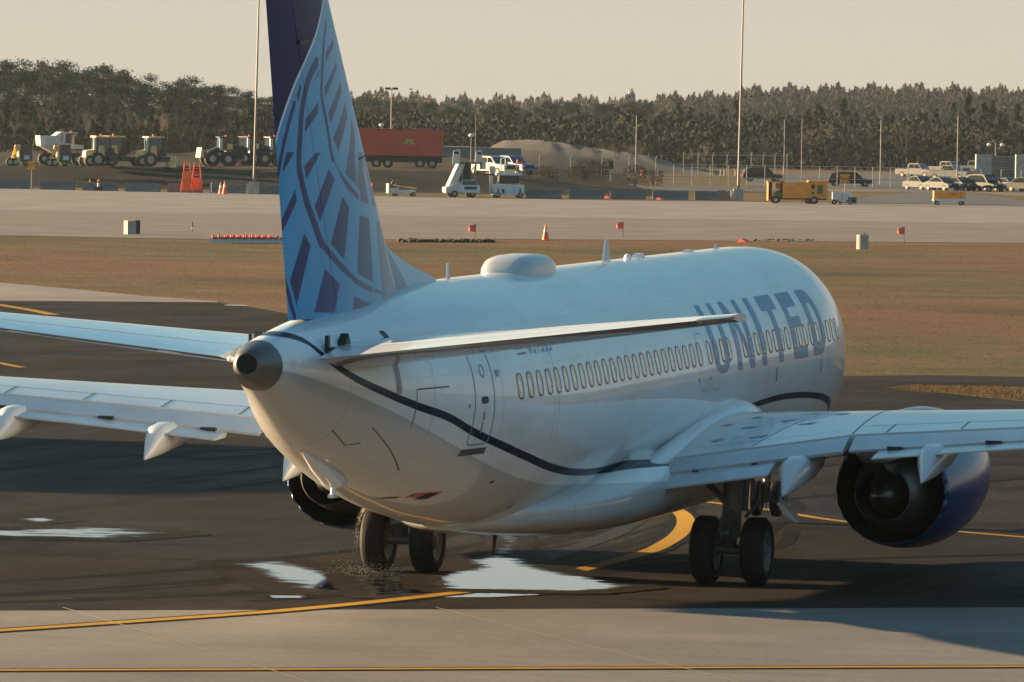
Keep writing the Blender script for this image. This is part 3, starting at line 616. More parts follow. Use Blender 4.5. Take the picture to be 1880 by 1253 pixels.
# --- engines
def engine(s):
    n = 144; Yn, cx = 2.95, s*4.93
    e = bpy.data.objects.new('engine', None); COL.objects.link(e); e.parent = AIR; e.location = (cx, 0, 0)
    def zc(Y): return 1.42+(Y-3.1)*.045
    out = [(2.95, .945), (3.15, .99), (3.5, 1.06), (4.0, 1.14), (4.5, 1.195), (5.1, 1.225), (5.7, 1.20), (6.2, 1.14), (6.5, 1.07), (6.58, .98)]
    secs = []
    for k, (Y, r) in enumerate(out):
        q = []
        for i in range(n):
            t = 2*math.pi*i/n; rz = r*(.965 if math.sin(t) < 0 else 1); dY = .0
            if k == 0: dY = -.075*abs((i % 6)-3)/3+.02; 
            q.append(Vector((r*math.cos(t), Y+dY, zc(Y)+rz*math.sin(t))))
        secs.append(q)
    nac = MB().loft(secs, False).build('nacelle', M['navy'], e, 45)
    sol = nac.modifiers.new('solid', 'SOLIDIFY'); sol.thickness = .02; sol.offset = -1
    sec2 = []
    for k, (Y, r) in enumerate([(2.95, .92), (3.5, .90), (4.4, .86), (5.8, .86), (6.52, .95)]):
        q = []
        for i in range(n):
            t = 2*math.pi*i/n; dY = (-.07*abs((i % 6)-3)/3+.0) if k == 0 else 0; q.append(Vector((r*math.cos(t), Y+dY, zc(Y)+r*math.sin(t))))
        sec2.append(q)
    MB().loft(sec2, False).build('fan_duct', M['duct'], e, 45)
    MB().lathe([(6.46, 1.085), (6.56, 1.03), (6.60, .98), (6.56, .94), (6.40, .90)], (0, 0, zc(6.5)), n, 'Y').build('inlet_lip', M['bare'], e, 60)
    MB().lathe([(4.6, .80), (4.0, .78), (3.3, .70), (2.7, .58), (2.25, .49), (2.24, .465), (2.6, .44)], (0, 0, 1.40), 48, 'Y').build('core_cowl', M['core'], e, 50)
    MB().lathe([(3.0, .40), (2.6, .34), (2.2, .22), (1.95, .10), (1.88, .0001)], (0, 0, 1.40), 32, 'Y').build('exhaust_plug', M['core'], e, 60)
    MB().lathe([(3.2, .0001), (3.2, .47)], (0, 0, 1.40), 32, 'Y').build('turbine_dark', M['black'], e)
    MB().lathe([(4.7, .0001), (4.7, .88)], (0, 0, zc(4.7)), 40, 'Y').build('fan_dark', M['black'], e)
    for t in (R(38), R(142)): pass
    # pylon
    secs = []
    for Y, zb, zt2, hw in ((5.6, 2.45, 2.60, .05), (5.0, 2.35, 2.68, .15), (4.2, 2.1, 2.66, .20), (3.0, 1.98, 2.62, .22), (2.0, 1.95, 2.5, .20), (1.0, 2.02, 2.42, .15), (.1, 2.2, 2.35, .04)):
        secs.append([Vector((-hw, Y, zb+.05)), Vector((-hw*.6, Y, zb)), Vector((hw*.6, Y, zb)), Vector((hw, Y, zb+.05)), Vector((hw, Y, zt2)), Vector((-hw, Y, zt2))])
    MB().loft(secs).build('pylon', M['winggrey'], e, 40)
    MB().prism([(1.35, 1.98), (3.2, 1.90), (3.6, 1.75), (2.6, 1.72), (1.6, 1.86)], -.20, .20, 'YZ').build('heat_shield', M['core'], e)
    if s == 1: pass
for s in (1, -1): engine(s)

# --- landing gear
def wheel(mbname, c, r, wd, parent, rim=.5):
    p = MB().lathe([(-wd/2+.02, r*.62), (-wd/2, r*.72), (-wd/2+.01, r*.86), (-wd*.36, r*.965), (-wd*.18, r), (wd*.18, r), (wd*.36, r*.965), (wd/2-.01, r*.86), (wd/2, r*.72), (wd/2-.02, r*.62)], c, 48, 'X').build('wheel', M['tyre'], parent, 50)
    h = MB().lathe([(-wd/2+.03, r*.62), (-wd/2+.05, r*.5), (-wd/2+.10, r*.3), (-wd/2+.04, r*.2), (-wd/2+.04, .001)], c, 32, 'X')
    h.lathe([(wd/2-.03, r*.62), (wd/2-.05, r*.5), (wd/2-.10, r*.3), (wd/2-.04, r*.2), (wd/2-.04, .001)], c, 32, 'X').build('rim', M['gear'], p, 50)
    g2 = MB()
    for k in (-.12, -.04, .04, .12): g2.lathe([(k-.006, r+.001), (k+.006, r+.001)], c, 48, 'X')
    g2.build('tread_groove', M['black'], p)
for s in (1, -1):
    x = s*2.86; y = -.165
    gr = bpy.data.objects.new('main_gear', None); COL.objects.link(gr); gr.parent = AIR
    wheel('w', (x-.43, y, .565), .565, .41, gr); wheel('w', (x+.43, y, .565), .565, .41, gr)
    mb = MB().cyl((x-.03, y+.05, .55), (x-.03, y+.1, 1.15), .10, .10, 20).cyl((x-.03, y+.1, 1.1), (x, y+.2, 2.3), .165, .175, 24)
    mb.cyl((x+.13, y+.3, 1.2), (x+.16, y+.4, 2.35), .07, .09, 12).box((x-.03, y, .95), (.30, .30, .34)); mb.cyl((x-.6, y, .565), (x+.6, y, .565), .09, .09, 16)
    mb.build('strut', M['gear'], gr, 40)
    mb = MB().cyl((x-.05*s, y, 1.30), (s*2.05, y+.15, 2.0), .055, .065, 12).cyl((x, y, 1.24), (x+.1, y-.2, 1.02), .05)
    mb.build('side_brace', M['gear'], gr, 40)
    mb = MB().prism([(y-.15, 1.18), (y-.38, .92), (y-.40, .85), (y-.15, 1.02)], x-.10, x+.04, 'YZ').prism([(y-.40, .92), (y-.12, .60), (y-.05, .66), (y-.36, .96)], x-.09, x+.03, 'YZ')
    mb.build('torque_link', M['gear'], gr)
    mb = MB().tube([(x+.22, y, 1.12), (x+.45, y, 1.36), (x+.62, y+.02, 1.44), (x+.80, y+.03, 1.38)], .035, 8).cyl((x+.2, y+.05, 1.75), (x+.55, y+.05, 1.92), .05).cyl((x+.32, y+.05, 1.4), (x+.35, y+.05, 2.1), .035)
    mb.tube([(x-.14, y-.05, 1.2), (x-.20, y-.08, .9), (x-.12, y-.08, .62)], .015, 6).tube([(x+.06, y-.16, 1.2), (x+.10, y-.18, .8), (x+.04, y-.12, .6)], .012, 6)
    mb.cyl((x+.4, y+.05, 1.95), (x+.62, y+.05, 1.95), .09, .06, 12)
    mb.build('hydraulic_lines', M['gear'], gr, 40)
    MB().prism([(x+.80*1, 1.40), (x+1.0, 1.22), (x+1.14, 1.06), (x+1.10, 1.06), (x+.92, 1.17), (x+.76, 1.36)], y-.02, y+.35).build('gear_door', M['white'], gr)
    MB().prism([(x-.17, 1.75), (x+.13, 1.78), (x+.14, 2.35), (x-.18, 2.3)], y+.30, y+.34).build('gear_door', M['gear'], gr)
nd = bpy.data.objects.new('nose_gear', None); COL.objects.link(nd); nd.parent = AIR
for dx in (-.2, .2): wheel('w', (dx, 15.4, .345), .345, .2, nd)
MB().cyl((0, 15.4, .35), (0, 15.5, 1.6), .08).build('strut', M['gear'], nd, 40)
MB().box((-.33, 15.7, 1.05), (.03, 1.3, .55)).box((.33, 15.7, 1.05), (.03, 1.3, .55)).build('gear_door', M['white'], nd)

# --- cabin windows (right side), doors, lettering and small fittings
def oval(Yc, zc, hy, hz, off, n=28, side=1, pw=.62):
    P = []
    for t in np.linspace(0, 2*math.pi, n, endpoint=False):
        P.append(surf(Yc+hy*math.copysign(abs(math.cos(t))**pw, math.cos(t)), zc+hz*math.copysign(abs(math.sin(t))**pw, math.sin(t)), off, side))
    return P
def window(Yc, zc=3.74):
    o1, o2, i1 = oval(Yc, zc, .150, .205, .002), oval(Yc, zc, .140, .196, .010), oval(Yc, zc, .118, .172, .004)
    o = MB().loft([o1, o2, i1], False).build('window', M['winrim'], AIR, 60)
    MB().add(i1, [tuple(range(len(i1)))]).build('pane', M['winpane'], o)
for i in range(24): window(-9.99+.508*i)
for Y in (2.44, 2.95, 3.45, 3.95): window(Y)
for i in range(17): window(5.17+.508*i)
def outline(name, pts, wd, mt, off=.004, close=True, par=None, sub=6):
    L = pts+[pts[0]] if close else pts; P = []
    for a, b in zip(L[:-1], L[1:]):
        sb = max(1, int(math.hypot(b[0]-a[0], b[1]-a[1])/.06))
        for k in range(sb): P.append((a[0]+(b[0]-a[0])*k/sb, a[1]+(b[1]-a[1])*k/sb))
    P.append(L[-1]); V = []
    for i, p in enumerate(P):
        a = P[max(i-1, 0)]; b = P[min(i+1, len(P)-1)]
        if close and i in (0, len(P)-1): a, b = P[-2], P[1]
        d = Vector((b[0]-a[0], b[1]-a[1])).normalized(); n = Vector((-d.y, d.x))*wd/2
        V += [surf(p[0]+n.x, p[1]+n.y, off), surf(p[0]-n.x, p[1]-n.y, off)]
    return raw(name, [tuple(v) for v in V], [(2*i, 2*i+1, 2*i+3, 2*i+2) for i in range(len(P)-1)], mt, par or AIR)
def rrect(y0, y1, z0, z1, r, n=5):
    P = []
    for cy, cz, a0 in ((y1-r, z1-r, 0), (y0+r, z1-r, 90), (y0+r, z0+r, 180), (y1-r, z0+r, 270)):
        for k in range(n+1): a = R(a0+90*k/n); P.append((cy+r*math.cos(a), cz+r*math.sin(a)))
    return P
dr = outline('service_door', rrect(-11.92, -11.17, 2.93, 4.55, .12), .028, M['seamlt'], sub=3)
outline('door_window', rrect(-11.62, -11.46, 3.95, 4.12, .075), .03, M['seamlt'], par=dr, sub=2)
hp = oval(-11.55, 3.60, .13, .055, .006, 20, 1, .5); MB().add(hp, [tuple(range(20))]).build('door_handle', M['dark'], dr)
def patch(name, y0, y1, z0, z1, mt, par=None, off=.005, n=5):
    V = []; 
    for i in range(n+1):
        for j in range(n+1): V.append(tuple(surf(y0+(y1-y0)*i/n, z0+(z1-z0)*j/n, off)))
    F = [(i*(n+1)+j, (i+1)*(n+1)+j, (i+1)*(n+1)+j+1, i*(n+1)+j+1) for i in range(n) for j in range(n)]
    return raw(name, V, F, mt, par or AIR)
patch('door_sill', -11.98, -11.12, 2.77, 2.87, M['seam'])
patch('door_note', -11.58, -11.52, 3.30, 3.42, M['seamlt'], dr, .006); patch('door_note', -11.58, -11.53, 3.10, 3.26, M['seamlt'], dr, .006)
patch('placard', -11.08, -10.75, 3.98, 3.995, M['seamlt']); patch('placard', -11.02, -10.88, 3.93, 4.03, M['seamlt'], None, .006); patch('placard', -12.15, -12.11, 3.50, 3.56, M['dark'])
for y0 in (1.66, 2.52): 
    d0 = outline('overwing_exit', rrect(y0, y0+.52, 3.10, 4.08, .10), .014, M['seamlt'], sub=3); patch('latch', y0-.20, y0-.14, 3.28, 3.34, M['seam'], d0)
hatch = outline('access_hatch', [(-13.92, 3.30), (-13.92, 3.86), (-12.86, 3.86)], .022, M['seam'], close=False)
outline('access_panel', [(-15.9, 3.35), (-15.3, 3.1), (-15.0, 3.12)], .012, M['seam'], close=False)
outline('access_panel', [(-15.0, 3.35), (-14.0, 2.93), (-13.3, 2.62)], .014, M['seam'], close=False)
outline('access_panel', [(-8.0, 4.62), (-8.0, 2.6)], .012, M['seamlt'], close=False, sub=20)
sl1 = patch('stabilizer_slot', -14.55, -14.40, 3.82, 4.28, mat('slot_grey', (.25, .25, .24), .5, .4))
patch('stabilizer_slot', -14.32, -14.16, 4.58, 4.72, M['dark'])
# title lettering: quads in (Y, z) laid on the skin
def letter(par, quads, off=.005, n=8):
    for q in quads:
        V = []
        for i in range(n+1):
            for j in range(n+1):
                u, v = i/n, j/n; a = [(1-u)*(1-v), u*(1-v), u*v, (1-u)*v]
                V.append(tuple(surf(sum(a[k]*q[k][0] for k in range(4)), sum(a[k]*q[k][1] for k in range(4)), off)))
        par.add(V, [(i*(n+1)+j, (i+1)*(n+1)+j, (i+1)*(n+1)+j+1, i*(n+1)+j+1) for i in range(n) for j in range(n)])
def bar(y0, y1, z0, z1): return [(y0, z0), (y1, z0), (y1, z1), (y0, z1)]
T0, T1 = 3.34, 4.53
lett = MB(); Q = [bar(2.72, 3.04, 3.62, T1), bar(3.62, 3.92, 3.62, T1)]
arc = []
for k in range(8):
    a, b = math.pi*k/8, math.pi*(k+1)/8
    f = lambda t, ro, rz: (3.32-ro*math.cos(t), 3.62-rz*math.sin(t))
    Q.append([f(a, .60, .28), f(b, .60, .28), f(b, .28, .14), f(a, .28, .14)])
Q += [bar(4.50, 4.82, T0, T1), bar(5.52, 5.84, T0, T1), [(4.82, T1), (4.82, 4.22), (5.52, T0), (5.52, 3.66)]]
Q += [bar(6.45, 6.82, T0, T1)]
Q += [bar(7.42, 8.62, 4.27, T1), bar(7.85, 8.19, T0, 4.27)]
Q += [bar(9.10, 9.44, T0, T1), bar(9.44, 10.26, 4.27, T1), bar(9.44, 10.16, 3.90, 4.10), bar(9.44, 10.26, T0, 3.56)]
Q += [bar(10.82, 11.16, T0, T1), bar(11.16, 11.46, 4.29, T1), bar(11.16, 11.46, T0, 3.58)]
for k in range(8):
    a, b = math.pi*(.5-k/8), math.pi*(.5-(k+1)/8); f = lambda t, ry, rz: (11.46+ry*math.cos(t), 3.935+rz*math.sin(t))
    Q.append([f(a, .48, .595), f(b, .48, .595), f(b, .16, .355), f(a, .16, .355)])
letter(lett, Q); lett.build('title_lettering', M['titles'], AIR)
# registration and flag, half hidden behind the stabilizer
FONT = {'N': ['10001', '11001', '10101', '10011', '10001'], '1': ['00100', '01100', '00100', '00100', '01110'], '7': ['11111', '00001', '00010', '00100', '00100'], '3': ['11110', '00001', '01110', '00001', '11110'], '0': ['01110', '10001', '10001', '10001', '01110'], '8': ['01110', '10001', '01110', '10001', '01110'], 'A': ['01110', '10001', '11111', '10001', '10001'], '-': ['00000', '00000', '01110', '00000', '00000']}
reg = MB(); Q = []
for k, ch in enumerate('N17333'):
    for r_, row in enumerate(FONT[ch]):
        for c_, b_ in enumerate(row):
            if b_ == '1': y = -9.05+k*.235+c_*.034; z = 4.44-r_*.05; Q.append(bar(y, y+.035, z-.05, z))
letter(reg, Q, .005, 1); reg.build('registration_mark', M['titles'], AIR)
fl = MB(); letter(fl, [bar(-9.72, -9.25, 4.20, 4.23), bar(-9.72, -9.25, 4.28, 4.31), bar(-9.72, -9.25, 4.36, 4.39)], .005, 2); fl.build('flag_stripes', mat('flag_red', (.32, .10, .14), .4), AIR)

# radome hump, antennas
secs = []
for Y, wd, hg in ((-4.72, .10, .02), (-4.66, .28, .10), (-4.5, .38, .24), (-4.25, .42, .315), (-3.9, .44, .34), (-3.3, .44, .345), (-2.9, .43, .33), (-2.6, .39, .27), (-2.42, .30, .14), (-2.36, .10, .02)):
    n_ = 32; secs.append([Vector((wd*math.copysign(abs(math.cos(q))**.6, math.cos(q)), Y, 5.21+(hg*abs(math.sin(q))**.5 if math.sin(q) > 0 else -.10))) for q in np.linspace(0, 2*math.pi, n_, endpoint=False)])
dome = MB().loft(secs).build('antenna_dome', mat('dome_grey', (.42, .43, .43), .4, 0, .4), AIR, 55)
P = [Vector((a.x*1.012, a.y, 5.19)) for a in []]
MB().prism([(-7.95, 5.24), (-7.78, 5.24), (-7.84, 5.52), (-7.92, 5.52)], -.015, .015, 'YZ').build('blade_antenna', M['white'], AIR)
MB().prism([(2.1, 5.24), (2.62, 5.24), (2.36, 5.66), (2.28, 5.66)], -.02, .02, 'YZ').build('blade_antenna', M['white'], AIR)
MB().prism([(10.6, 5.24), (10.95, 5.24), (10.75, 5.37), (10.68, 5.37)], -.02, .02, 'YZ').build('blade_antenna', M['white'], AIR)
MB().sphere((0.05, 3.7, 5.30), .07, 12, 8).build('beacon', M['lamp'], AIR, 60)
MB().box((0, 4.7, 5.30), (.16, .42, .09), tx=.7, ty=.8).build('antenna_fairing', M['white'], AIR)
MB().box((0, 8.5, 5.29), (.14, .4, .05), tx=.7, ty=.8).build('antenna_fairing', M['white'], AIR)
# tail skid with its fairing, belly drains, lit door, mast
sk = MB().loft([[Vector((.0+hw*math.cos(q), Y, zc+hh*math.sin(q))) for q in np.linspace(0, 2*math.pi, 16, endpoint=False)] for Y, zc, hw, hh in ((-13.45, 2.42, .03, .05), (-13.7, 2.45, .12, .10), (-14.2, 2.56, .17, .16), (-14.9, 2.80, .13, .14), (-15.6, 3.02, .03, .04))]).build('skid_fairing', M['white'], AIR, 60)
MB().cyl((0.04, -14.15, 2.5), (0.04, -14.2, 2.30), .04, .04, 12).box((0.04, -14.2, 2.28), (.09, .22, .05)).build('skid_shoe', M['white'], sk, 50)
vd = patch('outflow_valve', -11.72, -11.45, 2.09, 2.18, M['black'], None, .014); patch('valve_rim', -11.98, -11.36, 2.13, 2.19, M['red'], None, .007)
patch('drain_port', -10.1, -9.95, 2.25, 2.29, M['dark']); patch('drain_port', -12.3, -12.1, 2.12, 2.15, M['dark']); patch('drain_port', -8.0, -7.85, 1.72, 1.75, M['dark'])
MB().prism([(1.45, 1.02), (1.6, 1.02), (1.66, .62), (1.60, .60)], -.6, -.575, 'YZ').build('drain_mast', M['dark'], AIR)
MB().prism([(-3.6, 1.12), (-3.4, 1.12), (-3.66, .62), (-3.70, .62)], -.35, -.32, 'YZ').build('blade_antenna', M['dark'], AIR)
for y in (7.6, 11.4): patch('static_port', y, y+.06, 3.0, 3.25, M['seam'])

# spray thrown up by the left wheels
mb = MB()
for k in range(700):
    a = random.random(); x = -3.29+random.gauss(.02, .30); y = -.75-abs(random.gauss(0, .5)); z = abs(random.gauss(0, .10))*(1.1 if x < -3 else .7)+.03
    r = random.uniform(.002, .006); mb.add([(x-r, y, z), (x+r, y, z), (x, y, z+r*1.6), (x, y+r, z-r)], [(0, 1, 2), (0, 3, 1), (1, 3, 2), (2, 3, 0)])
for k in range(700):
    t = random.gauss(0, .6); x = -3.49-abs(random.gauss(0, .04)); y = -.165+.60*math.cos(1.6+t*1.3); z = .565+.60*math.sin(1.6+t*1.3)-.1; r = random.uniform(.003, .007)
    if z > .03: mb.add([(x-r, y, z), (x+r, y, z), (x, y, z+r*1.6), (x, y+r, z-r)], [(0, 1, 2), (0, 3, 1), (1, 3, 2), (2, 3, 0)])
tag(mb.build('water_spray', mat('spray_drops', (.95, .86, .68), .3), None), 'fine spray of droplets thrown up beside the left wheels', 'water spray', kind='stuff')
#BACKGROUND
# ------------------------------------------------------------------ background: terrain
HZ = -YAW
def berm_h(t, D):
    x = 940+t*F_PX/D
    ax = max(0, min(1, (1150-x)/330.0)); ax = ax*ax*(3-2*ax)
    f = max(0, min(1, (D-588)/30.0)); f = f*f*(3-2*f); b = max(0, min(1, (1000-D)/200.0))
    return 1.85*ax*f*b+.12*math.sin(t*.8+D*.3)*f*ax*b
V = []; F = []; TT = np.linspace(-90, 14, 120); DD = list(np.linspace(586, 630, 26))+list(np.linspace(640, 1000, 14))
for D in DD:
    for t in TT: V.append(tuple(W(t, D, berm_h(t, D)+.012)))
n = len(TT); F = [(k*n+i, k*n+i+1, (k+1)*n+i+1, (k+1)*n+i) for k in range(len(DD)-1) for i in range(n-1)]
g = NG('shaded_bank_weeds'); nz = g.noise(g.mapping((1, 1, 1)), .9, 6, .7); n2 = g.noise(g.mapping((1, 1, 1)), .15, 4)
c = g.mix(g.rng(nz, .35, .7, 0, 1), (.006, .0065, .005), (.016, .014, .010)); sx = g.n('ShaderNodeSeparateXYZ'); g.L(g.tc.outputs['Object'], sx.inputs[0])  # weedy slope, its colour darkened to stand for the slope's shade
c = g.mix(g.rng(sx.outputs[2], 1.74, 1.86, 0, .8), c, (.050, .036, .025)); g.bump(nz, 1.0, .3)
M['bank'] = g.set(Base_Color=c, Roughness=.95, Specular_IOR_Level=.1)
tag(raw('berm', V, F, M['bank'], None, True), kind='structure')
# reddish dirt mound behind the perimeter fence
V = []; 
for k, D in enumerate(np.linspace(800, 900, 14)):
    for t in np.linspace(-7, 26, 50):
        e = min(1, max(0, (t+7)/6))*min(1, max(0, (27-t)/24)); e = (e*e*(3-2*e))**.6; q = max(0.0, math.sin(math.pi*k/13))
        V.append(tuple(W(t, D, 3.7*e*q**.45+(.06*math.sin(t*1.3+k*.7)+.04*math.sin(t*4.1+k*1.9)+.25*math.sin(t*.35+1)+random.uniform(-.06, .06)+.08*math.sin(t*2.3+k*1.3)*math.sin(k*.9))*q*e)))
tag(raw('dirt_mound', V, [(k*50+i, k*50+i+1, (k+1)*50+i+1, (k+1)*50+i) for k in range(13) for i in range(49)], M['dirt'], None, True), kind='structure')
# dirt patches
sheet('dirt_patch', PL((1180,350),(1400,345),(1880,352),(2500,360),(2500,368),(1880,362),(1760,353),(1600,353),(1420,352),(1250,352)), .025, M['dirt'])
sheet('access_track', PL((1150,338),(1330,343),(1500,350),(1500,354),(1330,352),(1180,347)), .028, M['farroad'])

# ------------------------------------------------------------------ vegetation
def leaf_mat(name, a, b, rough=.9):
    g = NG(name); n = g.noise(g.mapping((1, 1, 1)), .8, 5, .7); oi = g.n('ShaderNodeObjectInfo')
    c = g.mix(g.rng(n, .3, .7, 0, 1), a, b); c = g.mix(1.0, c, g.rng(oi.outputs['Random'], 0, 1, .75, 1.25), 'MULTIPLY')
    return g.set(Base_Color=c, Roughness=rough, Specular_IOR_Level=.15)
M['pine'] = leaf_mat('pine_needles', (.013, .028, .019), (.024, .040, .025))
M['cedar'] = leaf_mat('cedar_foliage', (.008, .014, .009), (.020, .025, .014))
M['twig'] = leaf_mat('bare_twigs', (.075, .055, .040), (.12, .090, .068))
M['bark'] = mat('bark', (.04, .033, .027), .95, noise=.3, scale=3)
M['brush'] = leaf_mat('brown_brush', (.040, .029, .020), (.065, .049, .032))
def cards(n, fn, s0, s1):
    C = np.array([fn() for _ in range(n)]); sz = RNG.uniform(s0, s1, n)[:, None]
    a = RNG.normal(size=(n, 3)); a /= np.linalg.norm(a, axis=1, keepdims=True); b = np.cross(a, RNG.normal(size=(n, 3))); b /= np.linalg.norm(b, axis=1, keepdims=True)
    V = np.stack([C-a*sz, C+b*sz*.45, C+a*sz, C-b*sz*.45], 1).reshape(-1, 3)
    return V, [(4*i, 4*i+1, 4*i+2, 4*i+3) for i in range(n)]
def pine(h, seed):
    random.seed(seed); root = empty('pine_tree', (0, 0, 0)); mb = MB(); mb.cyl((0, 0, 0), (.1, 0, h*.55), .24, .15, 8).cyl((.1, 0, h*.55), (0, .1, h*.97), .15, .03, 6)
    cl = []
    for k in range(26):
        z = h*random.uniform(.32, .97); rad = (1-(z/h-.3)/.75)**.7*h*.20+.3; a = random.uniform(0, 6.28); r = rad*random.uniform(.4, 1)
        c = (r*math.cos(a), r*math.sin(a), z); cl.append((c, random.uniform(.7, 1.4)*h/15)); mb.cyl((0, 0, z-.5), c, .05, .02, 4, False)
    mb.build('trunk', M['bark'], root)
    def f():
        c, s = random.choice(cl); return (c[0]+random.gauss(0, s*.62), c[1]+random.gauss(0, s*.62), c[2]+random.gauss(0, s*.34))
    V, Fq = cards(4600, f, .10, .26); raw('crown', V, Fq, M['pine'], root); return root
def cedar(h, seed, wide=.25):
    random.seed(seed); root = empty('cedar_tree', (0, 0, 0)); MB().cyl((0, 0, 0), (0, 0, h*.95), .22, .03, 8).build('trunk', M['bark'], root)
    br = []
    for k in range(46):
        u = random.random()**.85; z = h*(.06+.90*u); L = h*wide*(1-u)**1.1*random.uniform(.5, 1.4)+.12; a = random.uniform(0, 6.28); br.append((z, L, a, random.uniform(.1, .5)))
    def f():
        z, L, a, up = random.choice(br); t = random.random()**.7; r = L*t; sp = .06+.10*L*(1-t)
        return (r*math.cos(a)+random.gauss(0, sp), r*math.sin(a)+random.gauss(0, sp), z+up*r+random.gauss(0, .10+.06*L))
    V, Fq = cards(4200, f, .10, .26); raw('crown', V, Fq, M['cedar'], root); return root
def bare(h, seed):
    random.seed(seed); root = empty('bare_tree', (0, 0, 0)); mb = MB(); tw = MB()
    def grow(p, d, L, r, lv):
        q = p+d*L; (mb if lv < 2 else tw).cyl(p, q, r, r*.62, 5 if lv < 2 else 3, False)
        if lv >= 5: return
        for k in range(3 if lv else 4):
            e = (d+Vector((random.gauss(0, .42), random.gauss(0, .42), random.gauss(.08, .22)))).normalized(); grow(p+d*L*random.uniform(.55, 1), e, L*random.uniform(.55, .8), r*.55, lv+1)
    grow(Vector((0, 0, 0)), Vector((0, 0, 1)), h*.30, h*.016, 0); mb.build('trunk', M['bark'], root); tw.build('crown', M['twig'], root); return root
def shrub(h, seed):
    random.seed(seed); root = empty('brown_shrub', (0, 0, 0)); mb = MB()
    for k in range(9): a = random.uniform(0, 6.28); mb.cyl((0, 0, 0), (math.cos(a)*h*.3, math.sin(a)*h*.3, h*.8), .04, .01, 4, False)
    mb.build('stem', M['bark'], root)
    def f(): a = random.uniform(0, 6.28); r = h*.55*math.sqrt(random.random()); return (r*math.cos(a), r*math.sin(a), h*random.random()**.7*(1-.4*(r/h)))
    V, Fq = cards(1500, f, .05, .14); raw('crown', V, Fq, M['brush'], root); return root
protos = {'pine': [pine(15, 3+i) for i in range(4)], 'cedar': [cedar(10, 20+i, w) for i, w in enumerate((.30, .38, .26, .42))], 'bare': [bare(12, 40+i) for i in range(4)], 'shrub': [shrub(3, 60+i) for i in range(2)]}
used = set()
INFO = {'pine': ('tall dark green pine in the dense wood beyond the parked construction machines', 'pine tree', 'pines of the far wood'),
        'pine2': ('dull green pine in the low tree line behind the red trailer and the dirt mound', 'pine tree', 'pines behind the dirt mound'),
        'cedar': ('near black pointed cedar in the row behind the fenced car park', 'cedar tree', 'cedars behind the car park'),
        'bare': ('leafless brown tree among the dark cedars behind the car park', 'bare tree', 'bare trees among the cedars'),
        'bare2': ('leafless grey brown tree at the foot of the wood behind the construction machines', 'bare tree', 'bare trees below the far wood'),
        'shrub': ('low brown leafless bush by the perimeter fence', 'bush', 'bushes along the fence')}
def plant(kind, px, D, hgt, info=None, z=0):
    pr = random.choice(protos[kind])
    if id(pr) in used: o = copy_tree(pr)
    else: o = pr; used.add(id(pr))
    base = {'pine': 15, 'cedar': 10, 'bare': 12, 'shrub': 3}[kind]; k = hgt/base
    o.location = W((px-940-(215-626)*.0145*0)*D/F_PX, D, z); o.rotation_euler = (0, 0, random.uniform(0, 6.28)); o.scale = (k*random.uniform(.85, 1.15), k*random.uniform(.85, 1.15), k)
    tag(o, *INFO[info or kind]); return o
def hor(x): return 205.4+(x-940)*.01448
def htop(x, ytop, D): return CAM.z+(hor(x)-ytop)*D/F_PX
TOP = ([-60, 0, 60, 120, 170, 200, 240, 290, 350, 390, 430, 460, 500, 560, 640, 700, 760, 820, 880, 940, 1000, 1060, 1130, 1180, 1215, 1260],
       [120, 115, 110, 114, 118, 122, 128, 140, 140, 150, 160, 172, 160, 165, 178, 174, 188, 182, 186, 186, 184, 188, 186, 184, 200, 205])
random.seed(5)
for i in range(46):
    x = -60+i*12.2+random.uniform(-7, 7); D = random.uniform(900, 1010)
    plant('pine', x, D, htop(x, float(np.interp(x, *TOP))+random.uniform(-2, 22), D))
for i in range(22):
    x = -50+i*25+random.uniform(-8, 8); D = random.uniform(800, 880); plant(random.choice(['pine', 'pine', 'bare']), x, D, random.uniform(6, 10.5), 'pine' if False else None) if False else plant('bare', x, D, random.uniform(7, 10.5), 'bare2')
for i in range(26):
    x = -50+i*21+random.uniform(-8, 8); D = random.uniform(760, 860); plant('cedar', x, D, random.uniform(6.0, 9.0), 'pine')['label'] = 'dark bushy evergreen at the foot of the wood behind the construction machines'
for i in range(52):
    x = 610+i*12.3+random.uniform(-6, 6); D = random.uniform(1050, 1200); plant('pine', x, D, htop(x, float(np.interp(x, *TOP))+random.uniform(-4, 20), D), 'pine2')
for i in range(26):
    x = 640+i*22+random.uniform(-8, 8); D = random.uniform(930, 1020); plant(random.choice(['cedar', 'cedar', 'bare']), x, D, random.uniform(6, 9.5), 'pine2')['label'] = 'small dark tree in front of the low tree line behind the dirt mound'
ct = [(1225,205),(1240,186),(1262,196),(1290,205),(1320,192),(1345,182),(1372,212),(1400,216),(1425,205),(1450,214),(1478,200),(1497,184),(1520,205),(1543,178),(1565,205),(1590,212),(1620,208),(1650,205),(1685,200),(1712,198),(1745,188),(1772,170),(1800,186),(1815,182),(1838,200),(1862,188),(1885,205),(1915,190),(1945,200)]
for x, y in ct:
    D = random.uniform(960, 1030); o = plant('cedar', x, D, htop(x, y, D))
    lb = {1240: 'pointed dark cedar just right of the low tree line, left of the tall mast', 1345: 'dark cedar standing directly behind the tall mast at the car park', 1497: 'tall cedar rising above the brown trees behind the generator trailer', 1543: 'tallest cedar of the middle group, right of the pole with two stubby heads', 1772: 'tallest dark cedar, rising above the white pickups', 1862: 'dark cedar at the right edge behind the two globe lamp'}
    if x in lb: o['label'] = lb[x]
for i in range(34):
    x = 1215+i*21+random.uniform(-7, 7); D = random.uniform(1010, 1080); plant('cedar', x, D, htop(x, random.uniform(205, 232), D))
for i in range(40):
    x = 1300+i*15+random.uniform(-8, 8); D = random.uniform(900, 960); plant('bare', x, D, htop(x, random.uniform(188, 222) if 1430 < x < 1700 else random.uniform(205, 240), D))
